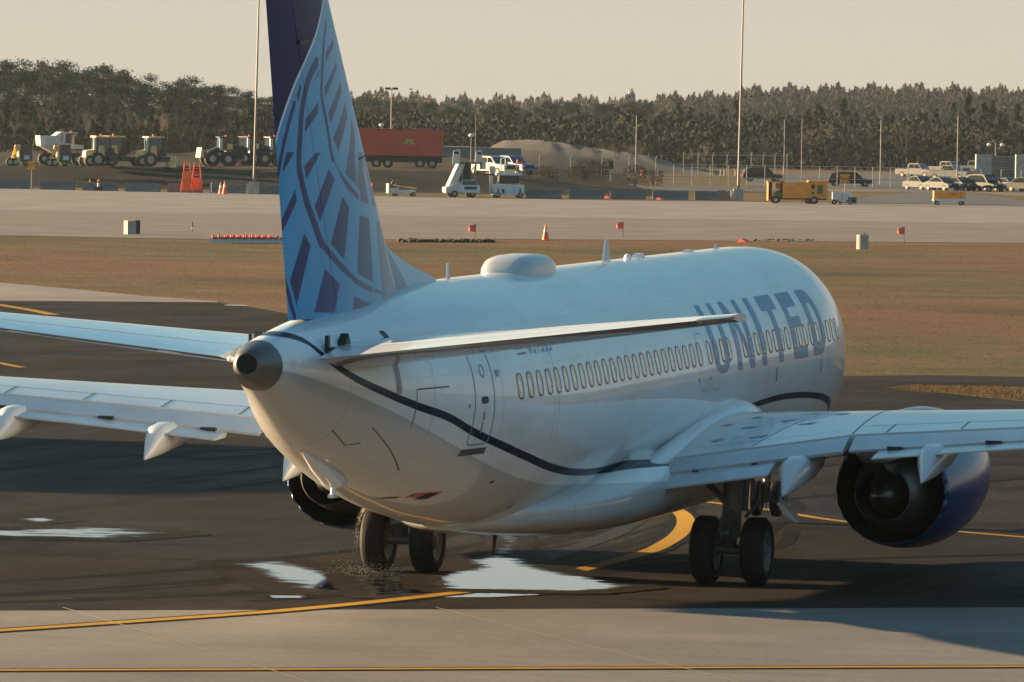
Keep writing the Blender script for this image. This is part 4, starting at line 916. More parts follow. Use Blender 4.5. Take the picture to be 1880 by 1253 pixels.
for x, y, D in ((1120, 252, 880), (1100, 246, 900), (1145, 258, 870), (1265, 255, 830), (1290, 248, 840), (1068, 262, 860)): plant('bare', x, D, htop(x, y, D), 'bare')['label'] = 'small rounded leafless tree between the dirt mound and the perimeter fence'
for i in range(20):
    x = random.uniform(1000, 1215); D = random.uniform(790, 900); plant('bare', x, D, random.uniform(3.0, 5.5), 'bare')['label'] = 'small brown leafless thicket tree at the right foot of the dirt mound'
for i in range(14):
    x = random.choice([random.uniform(1010, 1200), random.uniform(930, 1110)]); D = random.uniform(640, 780); plant('shrub', x, D, random.uniform(1.2, 2.6))
for p_ in [q for l in protos.values() for q in l]:
    if id(p_) not in used:
        for ch in list(p_.children): bpy.data.objects.remove(ch)
        bpy.data.objects.remove(p_)
# the hazy far wood, which reads as one mass of bare crowns, and dark brush that closes the gaps under the trees
def wood(name, x0, x1, D0, D1, tops, n, s0, s1, mt, zlow=.2, bias=.6, lean=0):
    P = []
    X = RNG.uniform(x0, x1, n); D = RNG.uniform(D0, D1, n); tp = np.interp(X, *tops); crown = np.sin(X*.21)*.5+np.sin(X*.083+1)*.6+np.sin(X*.57+2)*.4+np.sin(X*1.3)*.25
    H = CAM.z+(205.4+(X-940)*.01448-tp)*D/F_PX+crown; Z = zlow+(H-zlow)*RNG.random(n)**bias
    t = (X-940)*D/F_PX; B = np.array([CAM.x, CAM.y, 0])+t[:, None]*np.array(rr)+D[:, None]*np.array(VH); B[:, 2] = Z
    a = RNG.normal(size=(n, 3))*np.array([.6, .6, 1.4 if lean else .8]); a /= np.linalg.norm(a, axis=1, keepdims=True); b = np.cross(a, RNG.normal(size=(n, 3))); b /= np.linalg.norm(b, axis=1, keepdims=True)
    s = RNG.uniform(s0, s1, n)[:, None]; wdt = .20 if lean else .5
    V = np.stack([B-a*s, B+b*s*wdt, B+a*s, B-b*s*wdt], 1).reshape(-1, 3)
    return tag(raw(name, V, [(4*i, 4*i+1, 4*i+2, 4*i+3) for i in range(n)], mt), kind='stuff')
M['farbare'] = leaf_mat('far_bare_wood', (.062, .053, .046), (.088, .076, .066))
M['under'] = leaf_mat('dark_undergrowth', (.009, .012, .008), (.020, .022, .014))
o = wood('far_wood', 1180, 1960, 1350, 1480, ([1180, 1250, 1300, 1380, 1500, 1680, 1800, 1960], [185, 176, 178, 165, 163, 162, 166, 164]), 120000, .22, .65, M['farbare'], 0, .75, 1); o['label'] = 'hazy leafless wood on the skyline beyond the cedars'; o['category'] = 'wood'
o = wood('far_wood', 600, 1230, 1300, 1400, ([600, 700, 800, 950, 1100, 1230], [176, 172, 184, 182, 184, 188]), 60000, .22, .6, M['farbare'], 0, .75, 1); o['label'] = 'hazy leafless wood behind the low green tree line'; o['category'] = 'wood'
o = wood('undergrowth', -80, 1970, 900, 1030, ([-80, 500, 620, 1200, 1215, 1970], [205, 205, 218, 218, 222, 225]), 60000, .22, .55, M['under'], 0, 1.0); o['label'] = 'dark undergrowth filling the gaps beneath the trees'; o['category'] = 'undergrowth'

# ------------------------------------------------------------------ things on the airfield
M['conc'] = mat('barrier_concrete', (.13, .135, .135), .9, noise=.2, scale=1.2, bump=.2)
M['conclt'] = mat('plinth_concrete', (.36, .32, .27), .9, noise=.2, scale=2, bump=.2)
M['vwhite'] = mat('vehicle_white', (.50, .49, .46), .35, 0, .6, noise=.08, scale=1)
M['vshade'] = mat('vehicle_shade_blue', (.55, .60, .62), .4, 0, .4, noise=.08, scale=1)  # bluish tint stands in for shade on white vehicle faces
M['yel'] = mat('equipment_yellow', (.78, .26, .015), .45, 0, .3, noise=.12, scale=1.5)
M['catyel'] = mat('digger_yellow', (.80, .54, .20), .55, noise=.25, scale=2)
M['orange'] = mat('safety_orange', (.85, .13, .03), .6, noise=.15, scale=4)
M['pink'] = mat('flag_orange_red', (.90, .14, .08), .8)
M['galv'] = mat('galvanised_steel', (.22, .215, .20), .6, .3, noise=.15, scale=2)
M['fpost'] = mat('fence_pipe', (.36, .34, .31), .6)
M['pole'] = mat('pole_grey', (.17, .165, .155), .55, .4)
M['rubber'] = mat('black_rubber', (.012, .012, .012), .8)
M['hub'] = mat('wheel_hub', (.42, .34, .22), .6, noise=.2, scale=5)
M['cont'] = mat('container_red', (.66, .075, .035), .6, noise=.1, scale=.6)
M['silver'] = mat('car_silver', (.026, .028, .031), .4, 0, .1, spec=.12)
M['cardark'] = mat('car_dark', (.010, .011, .013), .4, 0, .1, spec=.12)
M['carred'] = mat('car_red', (.20, .02, .018), .4, 0, .1, spec=.12)
M['carblue'] = mat('car_blue', (.02, .03, .09), .4, 0, .1, spec=.12)
M['mustard'] = mat('sign_mustard', (.60, .30, .03), .6)
M['signblk'] = mat('sign_black', (.012, .012, .012), .6)
M['blueroof'] = mat('blue_paint', (.015, .06, .20), .4)

# concrete barrier segments along the far edge of the apron
def jersey(L):
    p = [(-.30, 0), (.30, 0), (.30, .08), (.16, .30), (.10, .82), (-.10, .82), (-.16, .30), (-.30, .08)]
    mb = MB(); mb.prism(p, -L/2, L/2, 'YZ'); return mb
seg = None; bx = list(range(-10, 690, 78))+[960, 1038, 1115, 1193, 1270]
bypx = ([-100, 0, 150, 250, 500, 700, 960, 1200, 1340], [344, 346, 350, 352.5, 357, 361, 364, 366.5, 368.5])
for k, x in enumerate(bx):
    p = G(x+38, float(np.interp(x+38, *bypx))); L = (G(x+77, 355)-G(x+1, 355)).length*1.0
    o = (seg.copy() if seg else jersey(3.25).build('concrete_barrier', M['conc']))
    if seg: COL.objects.link(o)
    seg = seg or o; o.location = p; o.rotation_euler = (0, 0, YAW+.02); o.scale = (1, 1, 1)
    ORD = ('first', 'second', 'third', 'fourth', 'fifth', 'sixth', 'seventh', 'eighth', 'ninth'); kk = k if x < 900 else [960, 1038, 1115, 1193, 1270].index(x)
    tag(o, ORD[kk]+(' concrete barrier from the left edge of the picture, left of and behind the fin' if x < 900 else ' concrete barrier to the right of the loader truck along the apron edge'), 'barrier', 'concrete barriers along the far apron edge')

def cone_thing(px, py, h=.75, col='orange', label='orange traffic cone'):
    root = empty('traffic_cone', G(px, py), 0, label, 'cone')
    MB().cyl((0, 0, .04), (0, 0, h), .16*h/.75, .03, 14).box((0, 0, .02), (.42*h/.75, .42*h/.75, .04)).build('cone_body', M['orange'], root)
    MB().cyl((0, 0, h*.52), (0, 0, h*.74), .092*h/.75, .068*h/.75, 14, False).build('reflective_band', M['vwhite'], root); return root
cone_thing(1001.5, 442, 1.0, label='tall orange traffic cone standing alone at the grass edge near the centre')
cone_thing(165, 349, .95, label='orange and white cone beside the small warning lamp, left of the orange stand')
cone_thing(405, 357, 1.05, label='left orange and white cone of the pair by the tall mast')
cone_thing(412.5, 357.5, 1.2, label='right, taller orange and white cone of the pair by the tall mast')
def flag(px, py, label, lean=0, h=1.05, s=1):
    root = empty('marker_flag', G(px, py), YAW, label, 'marker flag')
    MB().cyl((0, 0, 0), (lean*.2, 0, h), .018, .014, 6).build('flagpole', M['dark'], root)
    V = []; n = 6
    for i in range(n+1):
        for j in range(n+1):
            u, v = i/n, j/n; V.append((lean*.2-s*u*.42, .06*math.sin(u*5+v*2), h-v*.5-u*.16*(1-v)+.05*u*v))
    c = raw('cloth', V, [(i*(n+1)+j, (i+1)*(n+1)+j, (i+1)*(n+1)+j+1, i*(n+1)+j+1) for i in range(n) for j in range(n)], M['pink'], root, True)
    sd = c.modifiers.new('s', 'SOLIDIFY'); sd.thickness = .01; return root
flag(873, 443, 'orange flag on a short stake, leftmost on the shoulder behind the fuselage')
flag(1144, 437, 'orange flag on a thin stake behind the tall roof antenna')
flag(1660, 447, 'orange flag on a thin stake to the right of the concrete post')
def rag(px, py, label):
    o = MB().add([(-.45, 0, 0), (-.2, .1, .3), (.15, 0, .22), (.5, .05, .02), (.1, -.2, .05), (-.1, .25, .08)], [(0, 4, 1), (1, 4, 2), (2, 4, 3), (1, 2, 5), (0, 1, 5), (2, 3, 5)]).build('fallen_flag', M['pink']); o.location = G(px, py, .03); o.rotation_euler = (0, 0, YAW); tag(o, label, 'marker flag')
rag(1117, 365, 'left red flag lying by the concrete barriers'); rag(1212, 368, 'right red flag lying by the concrete barriers'); rag(1366, 446, 'small red flag lying in the grass edge beyond the nose')
# concrete cylinder with fittings
root = empty('concrete_post', G(1583.5, 458), 0, 'weathered round concrete post with metal fittings on top standing in dry grass', 'bollard')
MB().cyl((0, 0, 0), (0, 0, .86), .36, .35, 28).build('pillar', M['conclt'], root, 40); MB().cyl((-.1, 0, .86), (-.1, 0, .98), .05).cyl((.12, .05, .86), (.12, .05, .95), .07).box((-.25, 0, .90), (.10, .08, .08)).build('fittings', M['galv'], root)
root = empty('guidance_box', G(243, 431), YAW, 'small box with a pale left face and black panel at the shoulder edge, far left', 'airfield box')
MB().box((-.15, 0, .42), (.55, .7, .84), rz=.4).build('case', M['conclt'], root); MB().box((.30, -.02, .46), (.34, .06, .82), rz=.1).build('panel', M['signblk'], root)
root = empty('delineator', G(353, 426), 0, 'thin blue and white delineator stake on the taxiway shoulder', 'marker stake'); MB().cyl((0, 0, 0), (0, 0, .62), .035).build('stake', M['carblue'], root); MB().cyl((0, 0, .15), (0, 0, .3), .04).build('band', M['vwhite'], root)

# low water filled barricades with red lamps
rootp = None
for k in range(13):
    x = 405+k*11.5 if k < 10 else 0
    if k >= 10: break
    p = G(x, 446.5+k*.10, 0)
    if rootp is None:
        rootp = empty('low_barricade', p, YAW, cat='barricade'); MB().box((0, 0, .16), (1.3, .35, .26), ty=.6, tx=.95).build('barrier_body', M['vwhite'], rootp)
        MB().box((-.3, -.03, .30), (.28, .38, .10)).build('red_band', M['red'], rootp); MB().box((.32, -.03, .30), (.28, .38, .10)).build('red_band', M['red'], rootp)
        MB().cyl((-.45, 0, .30), (-.45, 0, .48), .05, .07, 8).build('warning_lamp', M['orange'], rootp); MB().cyl((.40, 0, .30), (.40, 0, .46), .05, .07, 8).build('warning_lamp', M['orange'], rootp); o = rootp
    else: o = copy_tree(rootp); o.location = p; o.rotation_euler = (0, 0, YAW+random.uniform(-.08, .08))
    tag(o, 'low red and white barricade with lamps in the row left of the tail fin', 'barricade', 'low barricades left of the fin')
soil = MB()
for k in range(240):
    x = random.uniform(730, 905) if k < 190 else random.uniform(1380, 1500); p = G(x, 444.5+random.uniform(-1, 1)+(x-730)*.0005-(2.5 if x > 1300 else 0)-(x-900)*.004*0); r = random.uniform(.08, .22)*(1 if x < 1000 else .5); soil.sphere((p.x, p.y, r*.3), r, 6, 4, .7)
tag(soil.build('soil_ridge', mat('dark_soil', (.035, .025, .018), .95, noise=.4, scale=4)), 'ridge of dark loose soil along the grass edge right of the fin', 'soil', kind='stuff')
for k, x in enumerate((735, 752, 768, 800, 822, 846, 868, 892, 908)):
    o = MB().cyl((0, 0, 0), (0, 0, .16), .05, .04, 8).sphere((0, 0, .18), .055, 8, 5).build('edge_lamp', M['red']); o.location = G(x, 443.5); tag(o, 'small red lamp standing in the dark soil ridge right of the fin', 'lamp', 'red lamps in the soil ridge')
# red posts right behind the fin
for k, x in enumerate((678, 683.5)):
    o = MB().cyl((0, 0, 0), (0, 0, 1.05), .085, .085, 12).build('red_post', M['red']); o.location = G(x, 357); tag(o, ('left' if k == 0 else 'right')+' red post of the pair just right of the tail fin', 'post')

# mast lights
def mast(px, py, H, lean, label, heads=True, r=.11):
    root = empty('light_mast', G(px, py), YAW, label, 'light mast')
    MB().box((0, 0, .55), (.95, .95, 1.1), tx=.92, ty=.92).box((-.58, .0, .45), (.16, .6, .9)).build('plinth', M['conclt'], root)
    MB().cyl((0, 0, 1.1), (lean*H, 0, H), r, r*.5, 14).box((0, 0, 1.25), (.3, .3, .3)).build('pole', M['pole'], root, 40)
    MB().cyl((lean*H, 0, H-.3), (lean*H, 0, H+.1), .8, .8, 12).build('lamp_head', M['dark'], root)
    return root
mast(466, 357, 24, .0135, 'tall grey light mast on a concrete plinth, left of the tail fin')
mast(1355, 369, 24, .011, 'tall grey light mast on a concrete plinth in front of the fenced car park')
def lamp(px, py, ytop, label, heads='single', r=.07, D=None, z=0):
    p = G(px, py, z); t, Dd = TD(p); H = htop(px, ytop, Dd)-z; root = empty('street_lamp', p, YAW, label, 'street lamp')
    MB().cyl((0, 0, 0), (0, 0, H), r, r*.7, 10).build('pole', M['pole'], root, 40)
    if heads == 'double': MB().box((-.45, 0, H), (.7, .35, .28)).box((.45, 0, H), (.7, .35, .28)).build('lamp_head', M['dark'], root)
    elif heads == 'globe':
        MB().tube([(-.9, 0, H-.3), (-.8, 0, H+.1), (0, 0, H), (.8, 0, H+.1), (.9, 0, H-.3)], .04, 6).build('arm', M['galv'], root)
        for s in (-1, 1): MB().sphere((s*.9, 0, H-.3), .32, 10, 6, .7).build('globe', M['lamp'], root, 60)
    elif heads == 'small': MB().sphere((0, 0, H), .32, 10, 6, .7).build('globe', M['lamp'], root, 60)
    elif heads == 'none': MB().cyl((0, 0, H), (0, 0, H+.15), r*.9, r*.4, 8).build('cap', M['dark'], root)
    else: MB().box((.55, 0, H), (1.1, .22, .16)).build('lamp_head', M['dark'], root)
    return root
lamp(717, 318, 164, 'dark lamp with two box heads above the red trailer', 'double', .09)
lamp(1167, 330, 213, 'grey lamp post with one arm beside the small dirt hill', 'single')
lamp(1439, 335, 222, 'slim plain pole left of the pole with two stubby heads, behind the fence', 'none', .05)
lamp(1471, 335, 216, 'slim lamp pole with two stubby heads behind the yellow generator trailer', 'double', .05)
lamp(1616, 340, 222, 'slim lamp pole with one arm between the sedan and the white pickups', 'single')
lamp(1757, 340, 214, 'slim plain pole behind the small yellow cart', 'none', .07)
lamp(1827, 324, 263, 'lamp with two white globes behind the louvred wall', 'globe')
lamp(699, 318, 231, 'short lamp with a white round head left above the red trailer', 'small', .05)
lamp(864, 330, 250, 'short lamp with one white round head above the stair truck', 'small', .05)
lamp(872, 330, 214, 'thin pole behind the stair truck and its white lamp', 'none', .04)

# perimeter fence
def fence(name, pts, h, sp, label, barb=False):
    root = empty(name, (0, 0, 0), 0, label, 'fence'); P = [Vector(p) for p in pts]; posts = []
    L = sum((b-a).length for a, b in zip(P[:-1], P[1:])); 
    for a, b in zip(P[:-1], P[1:]):
        n = max(1, int((b-a).length/sp))
        for k in range(n): posts.append(a.lerp(b, k/n))
    posts.append(P[-1])
    for p in posts[:99]:
        mb = MB().cyl(p, p+Vector((0, 0, h)), .05, .05, 6)
        if barb: mb.cyl(p+Vector((0, 0, h)), p+Vector((0, 0, h+.35))+rr*.15, .03, .02, 5)
        mb.build('post', M['fpost'], root)
    mb = MB()
    for z in ((h-.03,) if not barb else (h-.03, h+.12, h+.3)): mb.tube([p+Vector((0, 0, z)) for p in posts], .04 if z < h else .015, 4)
    mb.build('top_rail', M['fpost'], root); mb = MB(); mb.tube([p+Vector((0, 0, .9)) for p in posts], .045, 4); mb.build('rail', M['fpost'], root)
    # diagonal wire mesh
    mb = MB(); st = .9
    for a, b in zip(posts[:-1], posts[1:]):
        d = (b-a); Ln = d.length; dn = d/Ln; k = -h
        while k < Ln:
            for sg in (1, -1):
                u0, z0, u1, z1 = (k, 0, k+h, h) if sg > 0 else (k+h, 0, k, h)
                if u0 > u1: u0, z0, u1, z1 = u1, z1, u0, z0
                m_ = (z1-z0)/(u1-u0)
                if u0 < 0: z0 -= m_*u0; u0 = 0
                if u1 > Ln: z1 -= m_*(u1-Ln); u1 = Ln
                if u1-u0 > .05:
                    A = a+dn*u0+Vector((0, 0, z0)); B = a+dn*u1+Vector((0, 0, z1)); e = Vector((0, 0, .004)); mb.add([A-e, B-e, B+e, A+e], [(0, 1, 2, 3)])
            k += st
    mb.build('wire_mesh', M['pole'], root); return root
fence('chain_link_fence', [W((x-940)*682/F_PX, 682, 0) for x in (1199, 1500, 1760, 1980)], 2.3, 1.9, 'long grey chain link fence in front of the car park')
fence('chain_link_fence', [W((x-940)*760/F_PX, 760, 0) for x in (985, 1100, 1199)], 2.3, 3.0, 'grey chain link fence running behind the weedy bank right of the loader truck', True)
fence('chain_link_fence', [W((x-940)*800/F_PX, 800, 0) for x in (1250, 1330, 1440)], 2.6, 1.5, 'short taller fence with spiked posts behind the left end of the long fence', True)

# vehicles ------------------------------------------------------
def wheels(root, pts, r, wd, hub=.5, name='wheel'):
    for x, y in pts:
        p = MB().cyl((x, y-wd/2, r), (x, y+wd/2, r), r, r, 18).build(name, M['rubber'], root, 40)
        MB().cyl((x, y-wd/2-.015, r), (x, y-wd/2+.02, r), r*hub, r*hub, 14).cyl((x, y+wd/2-.02, r), (x, y+wd/2+.015, r), r*hub, r*hub, 14).build('hub', M['hub'], p, 40)
M['pickwhite'] = mat('pickup_white', (.17, .165, .155), .4, 0, .3)
def pickup(mt='pickwhite', bed=True, beacon=False, crew=True):
    root = empty('pickup_truck', (0, 0, 0)); W2 = .98
    low = [(-2.85, .45), (2.85, .45), (2.9, .75), (2.85, 1.05), (1.3, 1.15), (-.75 if bed else -2.8, 1.15), (-2.85, 1.15), (-2.9, .8)]
    MB().prism(low, -W2, W2).build('body', M[mt], root)
    cab = [(-1.0, 1.16), (1.35, 1.16), (.65, 1.86), (-.65, 1.90), (-.95, 1.7)]
    mb = MB(); mb.prism(cab, -W2*.86, W2*.86); mb.build('cab', M[mt], root)
    gl = MB(); gl.prism([(-.85, 1.25), (.05, 1.25), (.05, 1.74), (-.62, 1.76)], -W2*.87, W2*.87).prism([(.14, 1.25), (1.10, 1.25), (.62, 1.74), (.14, 1.74)], -W2*.87, W2*.87); gl.build('side_window', M['glass'], root)
    MB().box((1.02, 0, 1.5), (.03, 1.5, .62), ry=-.77).build('windscreen', M['glass'], root)
    MB().box((-1.85, 0, 1.17), (1.6, 1.55, .02)).build('bed_liner', M['dark'], root)
    MB().box((2.9, 0, .82), (.05, 1.3, .28)).build('grille', M['dark'], root)
    for s in (-1, 1): MB().box((2.88, s*.78, .9), (.06, .22, .18)).build('headlight', M['lamp'], root)
    MB().box((2.95, 0, .52), (.14, 1.9, .16)).build('bumper', M['galv'], root)
    wheels(root, [(-1.75, -.86), (-1.75, .86), (1.85, -.86), (1.85, .86)], .40, .26)
    if beacon: MB().cyl((0, 0, 1.88), (0, 0, 2.03), .09, .08, 10).build('beacon', M['red'], root)
    return root
def car(mt, L=4.6, H=1.5, suv=False):
    root = empty('parked_car', (0, 0, 0)); W2 = .88; h = H
    MB().prism([(-L/2, .35), (L/2, .35), (L/2+.03, .6), (L/2-.1, .8), (L/2-1.0, .93), (-L/2+.15 if suv else -L/2+.6, .98), (-L/2, .85)], -W2, W2).build('body', M[mt], root)
    top = [(-L/2+.12, .96), (L/2-1.15, .94), (L/2-1.9, h-.05), (L/2-2.5, h), (-L/2+.9, h-.02), (-L/2+.3, h-.25)] if suv else [(-L/2+.55, .96), (L/2-1.05, .92), (L/2-1.85, h-.06), (0, h), (-L/2+1.5, h-.1)]
    MB().prism(top, -W2*.84, W2*.84).build('roof', M[mt], root)
    k = .86; cx = sum(a for a, b in top)/len(top); gl = [(cx+(a-cx)*k, .98+(b-.95)*.82) for a, b in top]
    MB().prism(gl, -W2*.85, W2*.85).build('side_window', M['glass'], root)
    MB().box((L/2-1.5, 0, (h+.93)/2+.02), (.03, 1.3, .68), ry=-.95).build('windscreen', M['glass'], root)
    wheels(root, [(-L/2+.85, -.78), (-L/2+.85, .78), (L/2-.85, -.78), (L/2-.85, .78)], .32, .2)
    for s in (-1, 1): MB().box((L/2-.02, s*.62, .70), (.06, .3, .14)).build('headlight', M['lamp'], root)
    for s in (-1, 1): MB().box((-L/2+.0, s*.65, .75), (.05, .25, .16)).build('tail_lamp', M['red'], root)
    return root
def place(root, px, py, rz, label, cat, z=0.0, group=None, s=1.0):
    root.location = G(px, py, z); root.rotation_euler = (0, 0, YAW+rz); root.scale = (s, s, s); return tag(root, label, cat, group)
place(pickup(beacon=True), 1684, 327, R(-40), 'white pickup with a red beacon, leftmost in the car park', 'pickup')
place(pickup(), 1742, 322, R(-40), 'white pickup seen over the fence in the back row, middle of the three', 'pickup')
place(pickup(), 1745, 331, R(-35), 'white pickup parked in front of the other white pickups', 'pickup')
place(pickup(), 1792, 320, R(-30), 'white pickup partly behind the left concrete wall slab', 'pickup')
place(car('silver', 4.8, 1.7, True), 1399, 334, R(8), 'silver estate car just right of the tall mast', 'car')
place(car('cardark', 5.0, 1.65, True), 1560, 343, R(6), 'dark car behind the mustard sign', 'car')
place(car('silver', 4.6, 1.55), 1690, 349.5, R(-62), 'silver car, leftmost of the front row behind the fence', 'car')
place(car('cardark', 4.6, 1.5), 1730, 351, R(-58), 'dark car second in the front row behind the fence', 'car')
place(car('silver', 4.5, 1.5), 1762, 351, R(-55), 'grey car third in the front row, behind the small yellow cart', 'car')
place(car('cardark', 5.2, 1.85, True), 1808, 352, R(-55), 'large dark SUV in the front row in front of the louvred wall', 'car')
place(car('carred', 4.5, 1.45), 1834, 351, R(-60), 'red car wedged between the dark SUV and a blue car', 'car')
place(car('carblue', 4.5, 1.45), 1853, 351.5, R(-60), 'blue car between the red car and the grey car at the right edge', 'car')
place(car('cardark', 4.8, 1.6), 1885, 352.5, R(-50), 'dark grey car at the right edge of the picture', 'car')
# louvred enclosure with concrete slabs
for k, (x, lab) in enumerate(((1805, 'left pale concrete wall slab beside the louvred screen'), (1888, 'right pale concrete wall slab at the picture edge'))):
    o = MB().box((0, 0, 1.65), (2.0 if k == 0 else 3.4, .5, 3.3), rz=.15).build('wall_slab', M['conclt']); o.location = G(x, 332); o.rotation_euler = (0, 0, YAW); tag(o, lab, 'wall')
root = empty('louvred_screen', G(1844, 330), YAW, 'grey louvred metal screen between two concrete slabs', 'screen')
MB().box((0, .1, 1.45), (4.0, .06, 2.9)).build('backing', M['dark'], root); mb = MB()
for k in range(11): mb.box((0, 0, .2+k*.27), (4.0, .18, .14), rx=.5)
mb.build('louvres', M['galv'], root)

# yellow generator trailer with number
root = empty('generator_trailer', G(1468, 374.5), YAW+.04, 'long yellow ground power trailer marked 110', 'generator'); k = 24.2
root.scale = (1.15, 1.0, 1.0); MB().box((.35, 0, 1.22), (3.45, 1.7, 1.45)).box((1.35, 0, 2.02), (1.6, 1.5, .14), tx=.9).build('housing', M['yel'], root)
MB().box((-1.95, -.2, 1.93), (1.25, 1.5, .08)).box((-2.42, 0, 1.1), (.16, 1.5, 1.7)).build('hood_frame', M['yel'], root); MB().box((-1.62, .2, 1.55), (.55, .9, .5)).box((-1.75, .1, .55), (.28, .6, .4)).build('control_panel', M['yel'], root)
MB().box((-2.33, -.80, 1.15), (.22, .04, 1.6)).box((-1.50, -.83, 1.45), (.14, .04, 1.0)).box((-1.85, -.83, 1.95), (1.0, .04, .16)).build('grey_frame', M['silver'], root)
MB().cyl((-1.6, -.65, .80), (-1.6, -.45, .80), .42, .42, 20).box((-1.6, -.75, .72), (1.0, .08, .16), ry=.12).build('cable_reel', mat('hazard_olive', (.14, .13, .04), .7, noise=.5, scale=14), root)
MB().box((.95, -.86, 1.55), (.26, .03, .4)).build('control_window', M['dark'], root); MB().box((1.50, -.86, 1.30), (.42, .03, .8)).build('grille', mat('grille_brown', (.13, .08, .03), .6), root)
MB().box((.95, -.87, .97), (.2, .03, .2)).build('control_window', M['dark'], root); MB().box((-.1, 0, .42), (4.3, 1.3, .10)).cyl((.2, -.2, .30), (.2, -1.0, .30), .05).build('chassis', M['dark'], root)
wheels(root, [(-1.9, -.7), (-1.9, .7), (1.05, -.75), (1.05, .75)], .34, .22); wheels(root, [(.72, .75)], .3, .2)
num = MB()
def text(mb, s, x0, z0, px_, y, gap=6):
    for k, ch in enumerate(s):
        for r_, row in enumerate(FONT[ch]):
            for c_, b_ in enumerate(row):
                if b_ == '1': mb.box((x0+(k*gap+c_)*px_, y, z0-r_*px_*1.25), (px_*1.02, .02, px_*1.27))
text(num, '110', -1.15, 1.84, .042, -.87); num.build('number', M['vwhite'], root)
# mustard signs
def sign(px, py, ytop, wd, hgt, txt, label, z=0):
    p = G(px, py, z); t, D = TD(p); H = htop(px, ytop, D)-z; root = empty('taxiway_sign', p, YAW, label, 'sign')
    poly = [(-wd/2, .08*hgt), (-wd/2+.08, 0), (wd/2-.08, 0), (wd/2, .08*hgt), (wd/2, .92*hgt), (wd/2-.08, hgt), (-wd/2+.08, hgt), (-wd/2, .92*hgt)]
    MB().prism([(a, b+H-hgt) for a, b in poly], -.05, .05).build('panel', M['mustard'], root); MB().cyl((0, .08, 0), (0, .08, H-hgt+.05), .035, .035, 8).build('post', M['galv'], root)
    mb = MB(); u = hgt/11.5; text(mb, txt, -8.5*u, H-hgt*.28, u, -.062); mb.build('characters', M['signblk'], root)
sign(1551, 371, 321, .85, .80, 'A-8', 'mustard sign with black letters in front of the white car, right of the generator trailer')
sign(57.5, 352, 297, .85, .75, 'A-7', 'mustard sign on a pale post at the far left in front of the barrier')
# white utility behind, railed cart, yellow cart
root = empty('utility_cart', G(1546, 373), YAW, 'low white utility cart, tinted blue for shade, behind the railed trolley', 'cart'); MB().prism([(-.9, .3), (.95, .3), (.95, .75), (.7, .98), (-.9, .98)], -.6, .6).build('body', M['vshade'], root); MB().box((0, -.62, .6), (.03, .02, .6)).build('seam', M['dark'], root); wheels(root, [(-.6, -.5), (-.6, .5), (.6, -.5), (.6, .5)], .22, .18)
root = empty('railed_trolley', G(1555, 376), YAW, 'small dark trolley with a sloping white rail', 'trolley'); MB().box((.45, 0, .38), (.75, .8, .55)).build('box', M['dark'], root)
mb = MB()
for k in range(6): mb.box((-.75+k*.2, -.42, .34+k*.02), (.055, .04, .52+k*.05))
mb.box((-.25, -.43, .66), (1.15, .05, .06), ry=-.12); mb.build('rail', M['vwhite'], root); MB().box((-.2, 0, .16), (1.1, .7, .08)).build('deck', M['dark'], root); wheels(root, [(-.6, -.35), (.3, -.35), (-.6, .35), (.3, .35)], .15, .1); wheels(root, [(-1.15, -.35), (-1.15, .35)], .2, .12)
root = empty('equipment_cart', G(1742, 377.5), YAW+.03, 'small yellow topped equipment cart on a pale chassis', 'cart'); MB().box((0, 0, .95), (2.8, 1.3, .66)).build('housing', M['yel'], root); MB().box((-.05, 0, 1.295), (2.7, 1.2, .04)).build('lid', M['vwhite'], root); MB().box((0, 0, .48), (2.9, 1.2, .18)).box((-1.38, -.5, .45), (.08, .1, .5)).build('chassis', M['vshade'], root)
MB().box((.3, -.66, 1.0), (.4, .02, .06)).box((.98, -.66, .95), (.02, .02, .6)).build('vent', M['dark'], root); wheels(root, [(-1.1, -.55), (-1.1, .55), (1.0, -.55), (1.25, .55)], .19, .14)

# red trailer with yellow emblem
root = empty('container_trailer', G(730, 309, 1.8), YAW+.01, 'red box trailer with a yellow arch shaped emblem parked on the bank', 'trailer')
MB().box((0, 0, 2.62), (9.4, 2.5, 2.85)).build('container', M['cont'], root); MB().box((0, -1.255, 4.0), (9.4, .03, .09)).box((0, -1.255, 1.22), (9.4, .03, .14)).build('edge_trim', M['silver'], root)
mb = MB()
for k in range(30): mb.box((-4.6+k*.31, -1.262, 2.6), (.09, .015, 2.6))
mb.build('corrugation', M['cont'], root)
ex, ez = 1.15, 2.75; P = [(-.62, -.28), (-.22, -.28), (-.06, .0), (.06, .0), (.22, -.28), (.62, -.28), (.62, -.14), (.42, -.14), (.22, .22), (-.22, .22), (-.42, -.14), (-.62, -.14)]
em = MB(); em.prism([(ex-.62, ez-.28), (ex-.20, ez-.28), (ex-.06, ez+.04), (ex-.06, ez+.26), (ex-.28, ez+.26), (ex-.46, ez-.12), (ex-.62, ez-.12)], -1.30, -1.272); em.prism([(ex+.06, ez+.04), (ex+.20, ez-.28), (ex+.62, ez-.28), (ex+.62, ez-.12), (ex+.46, ez-.12), (ex+.28, ez+.26), (ex+.06, ez+.26)], -1.30, -1.272); em.box((ex, -1.286, ez+.15), (.14, .028, .22)); em.build('emblem', mat('emblem_yellow', (.50, .36, .05), .6), root)
MB().box((0, 0, .88), (9.2, 1.6, .55)).build('chassis', M['dark'], root); wheels(root, [(-3.9, -1.0), (-2.2, -1.0), (-1.0, -1.0), (2.3, -1.0), (3.55, -1.0), (2.3, 1.0), (3.55, 1.0)], .52, .3)

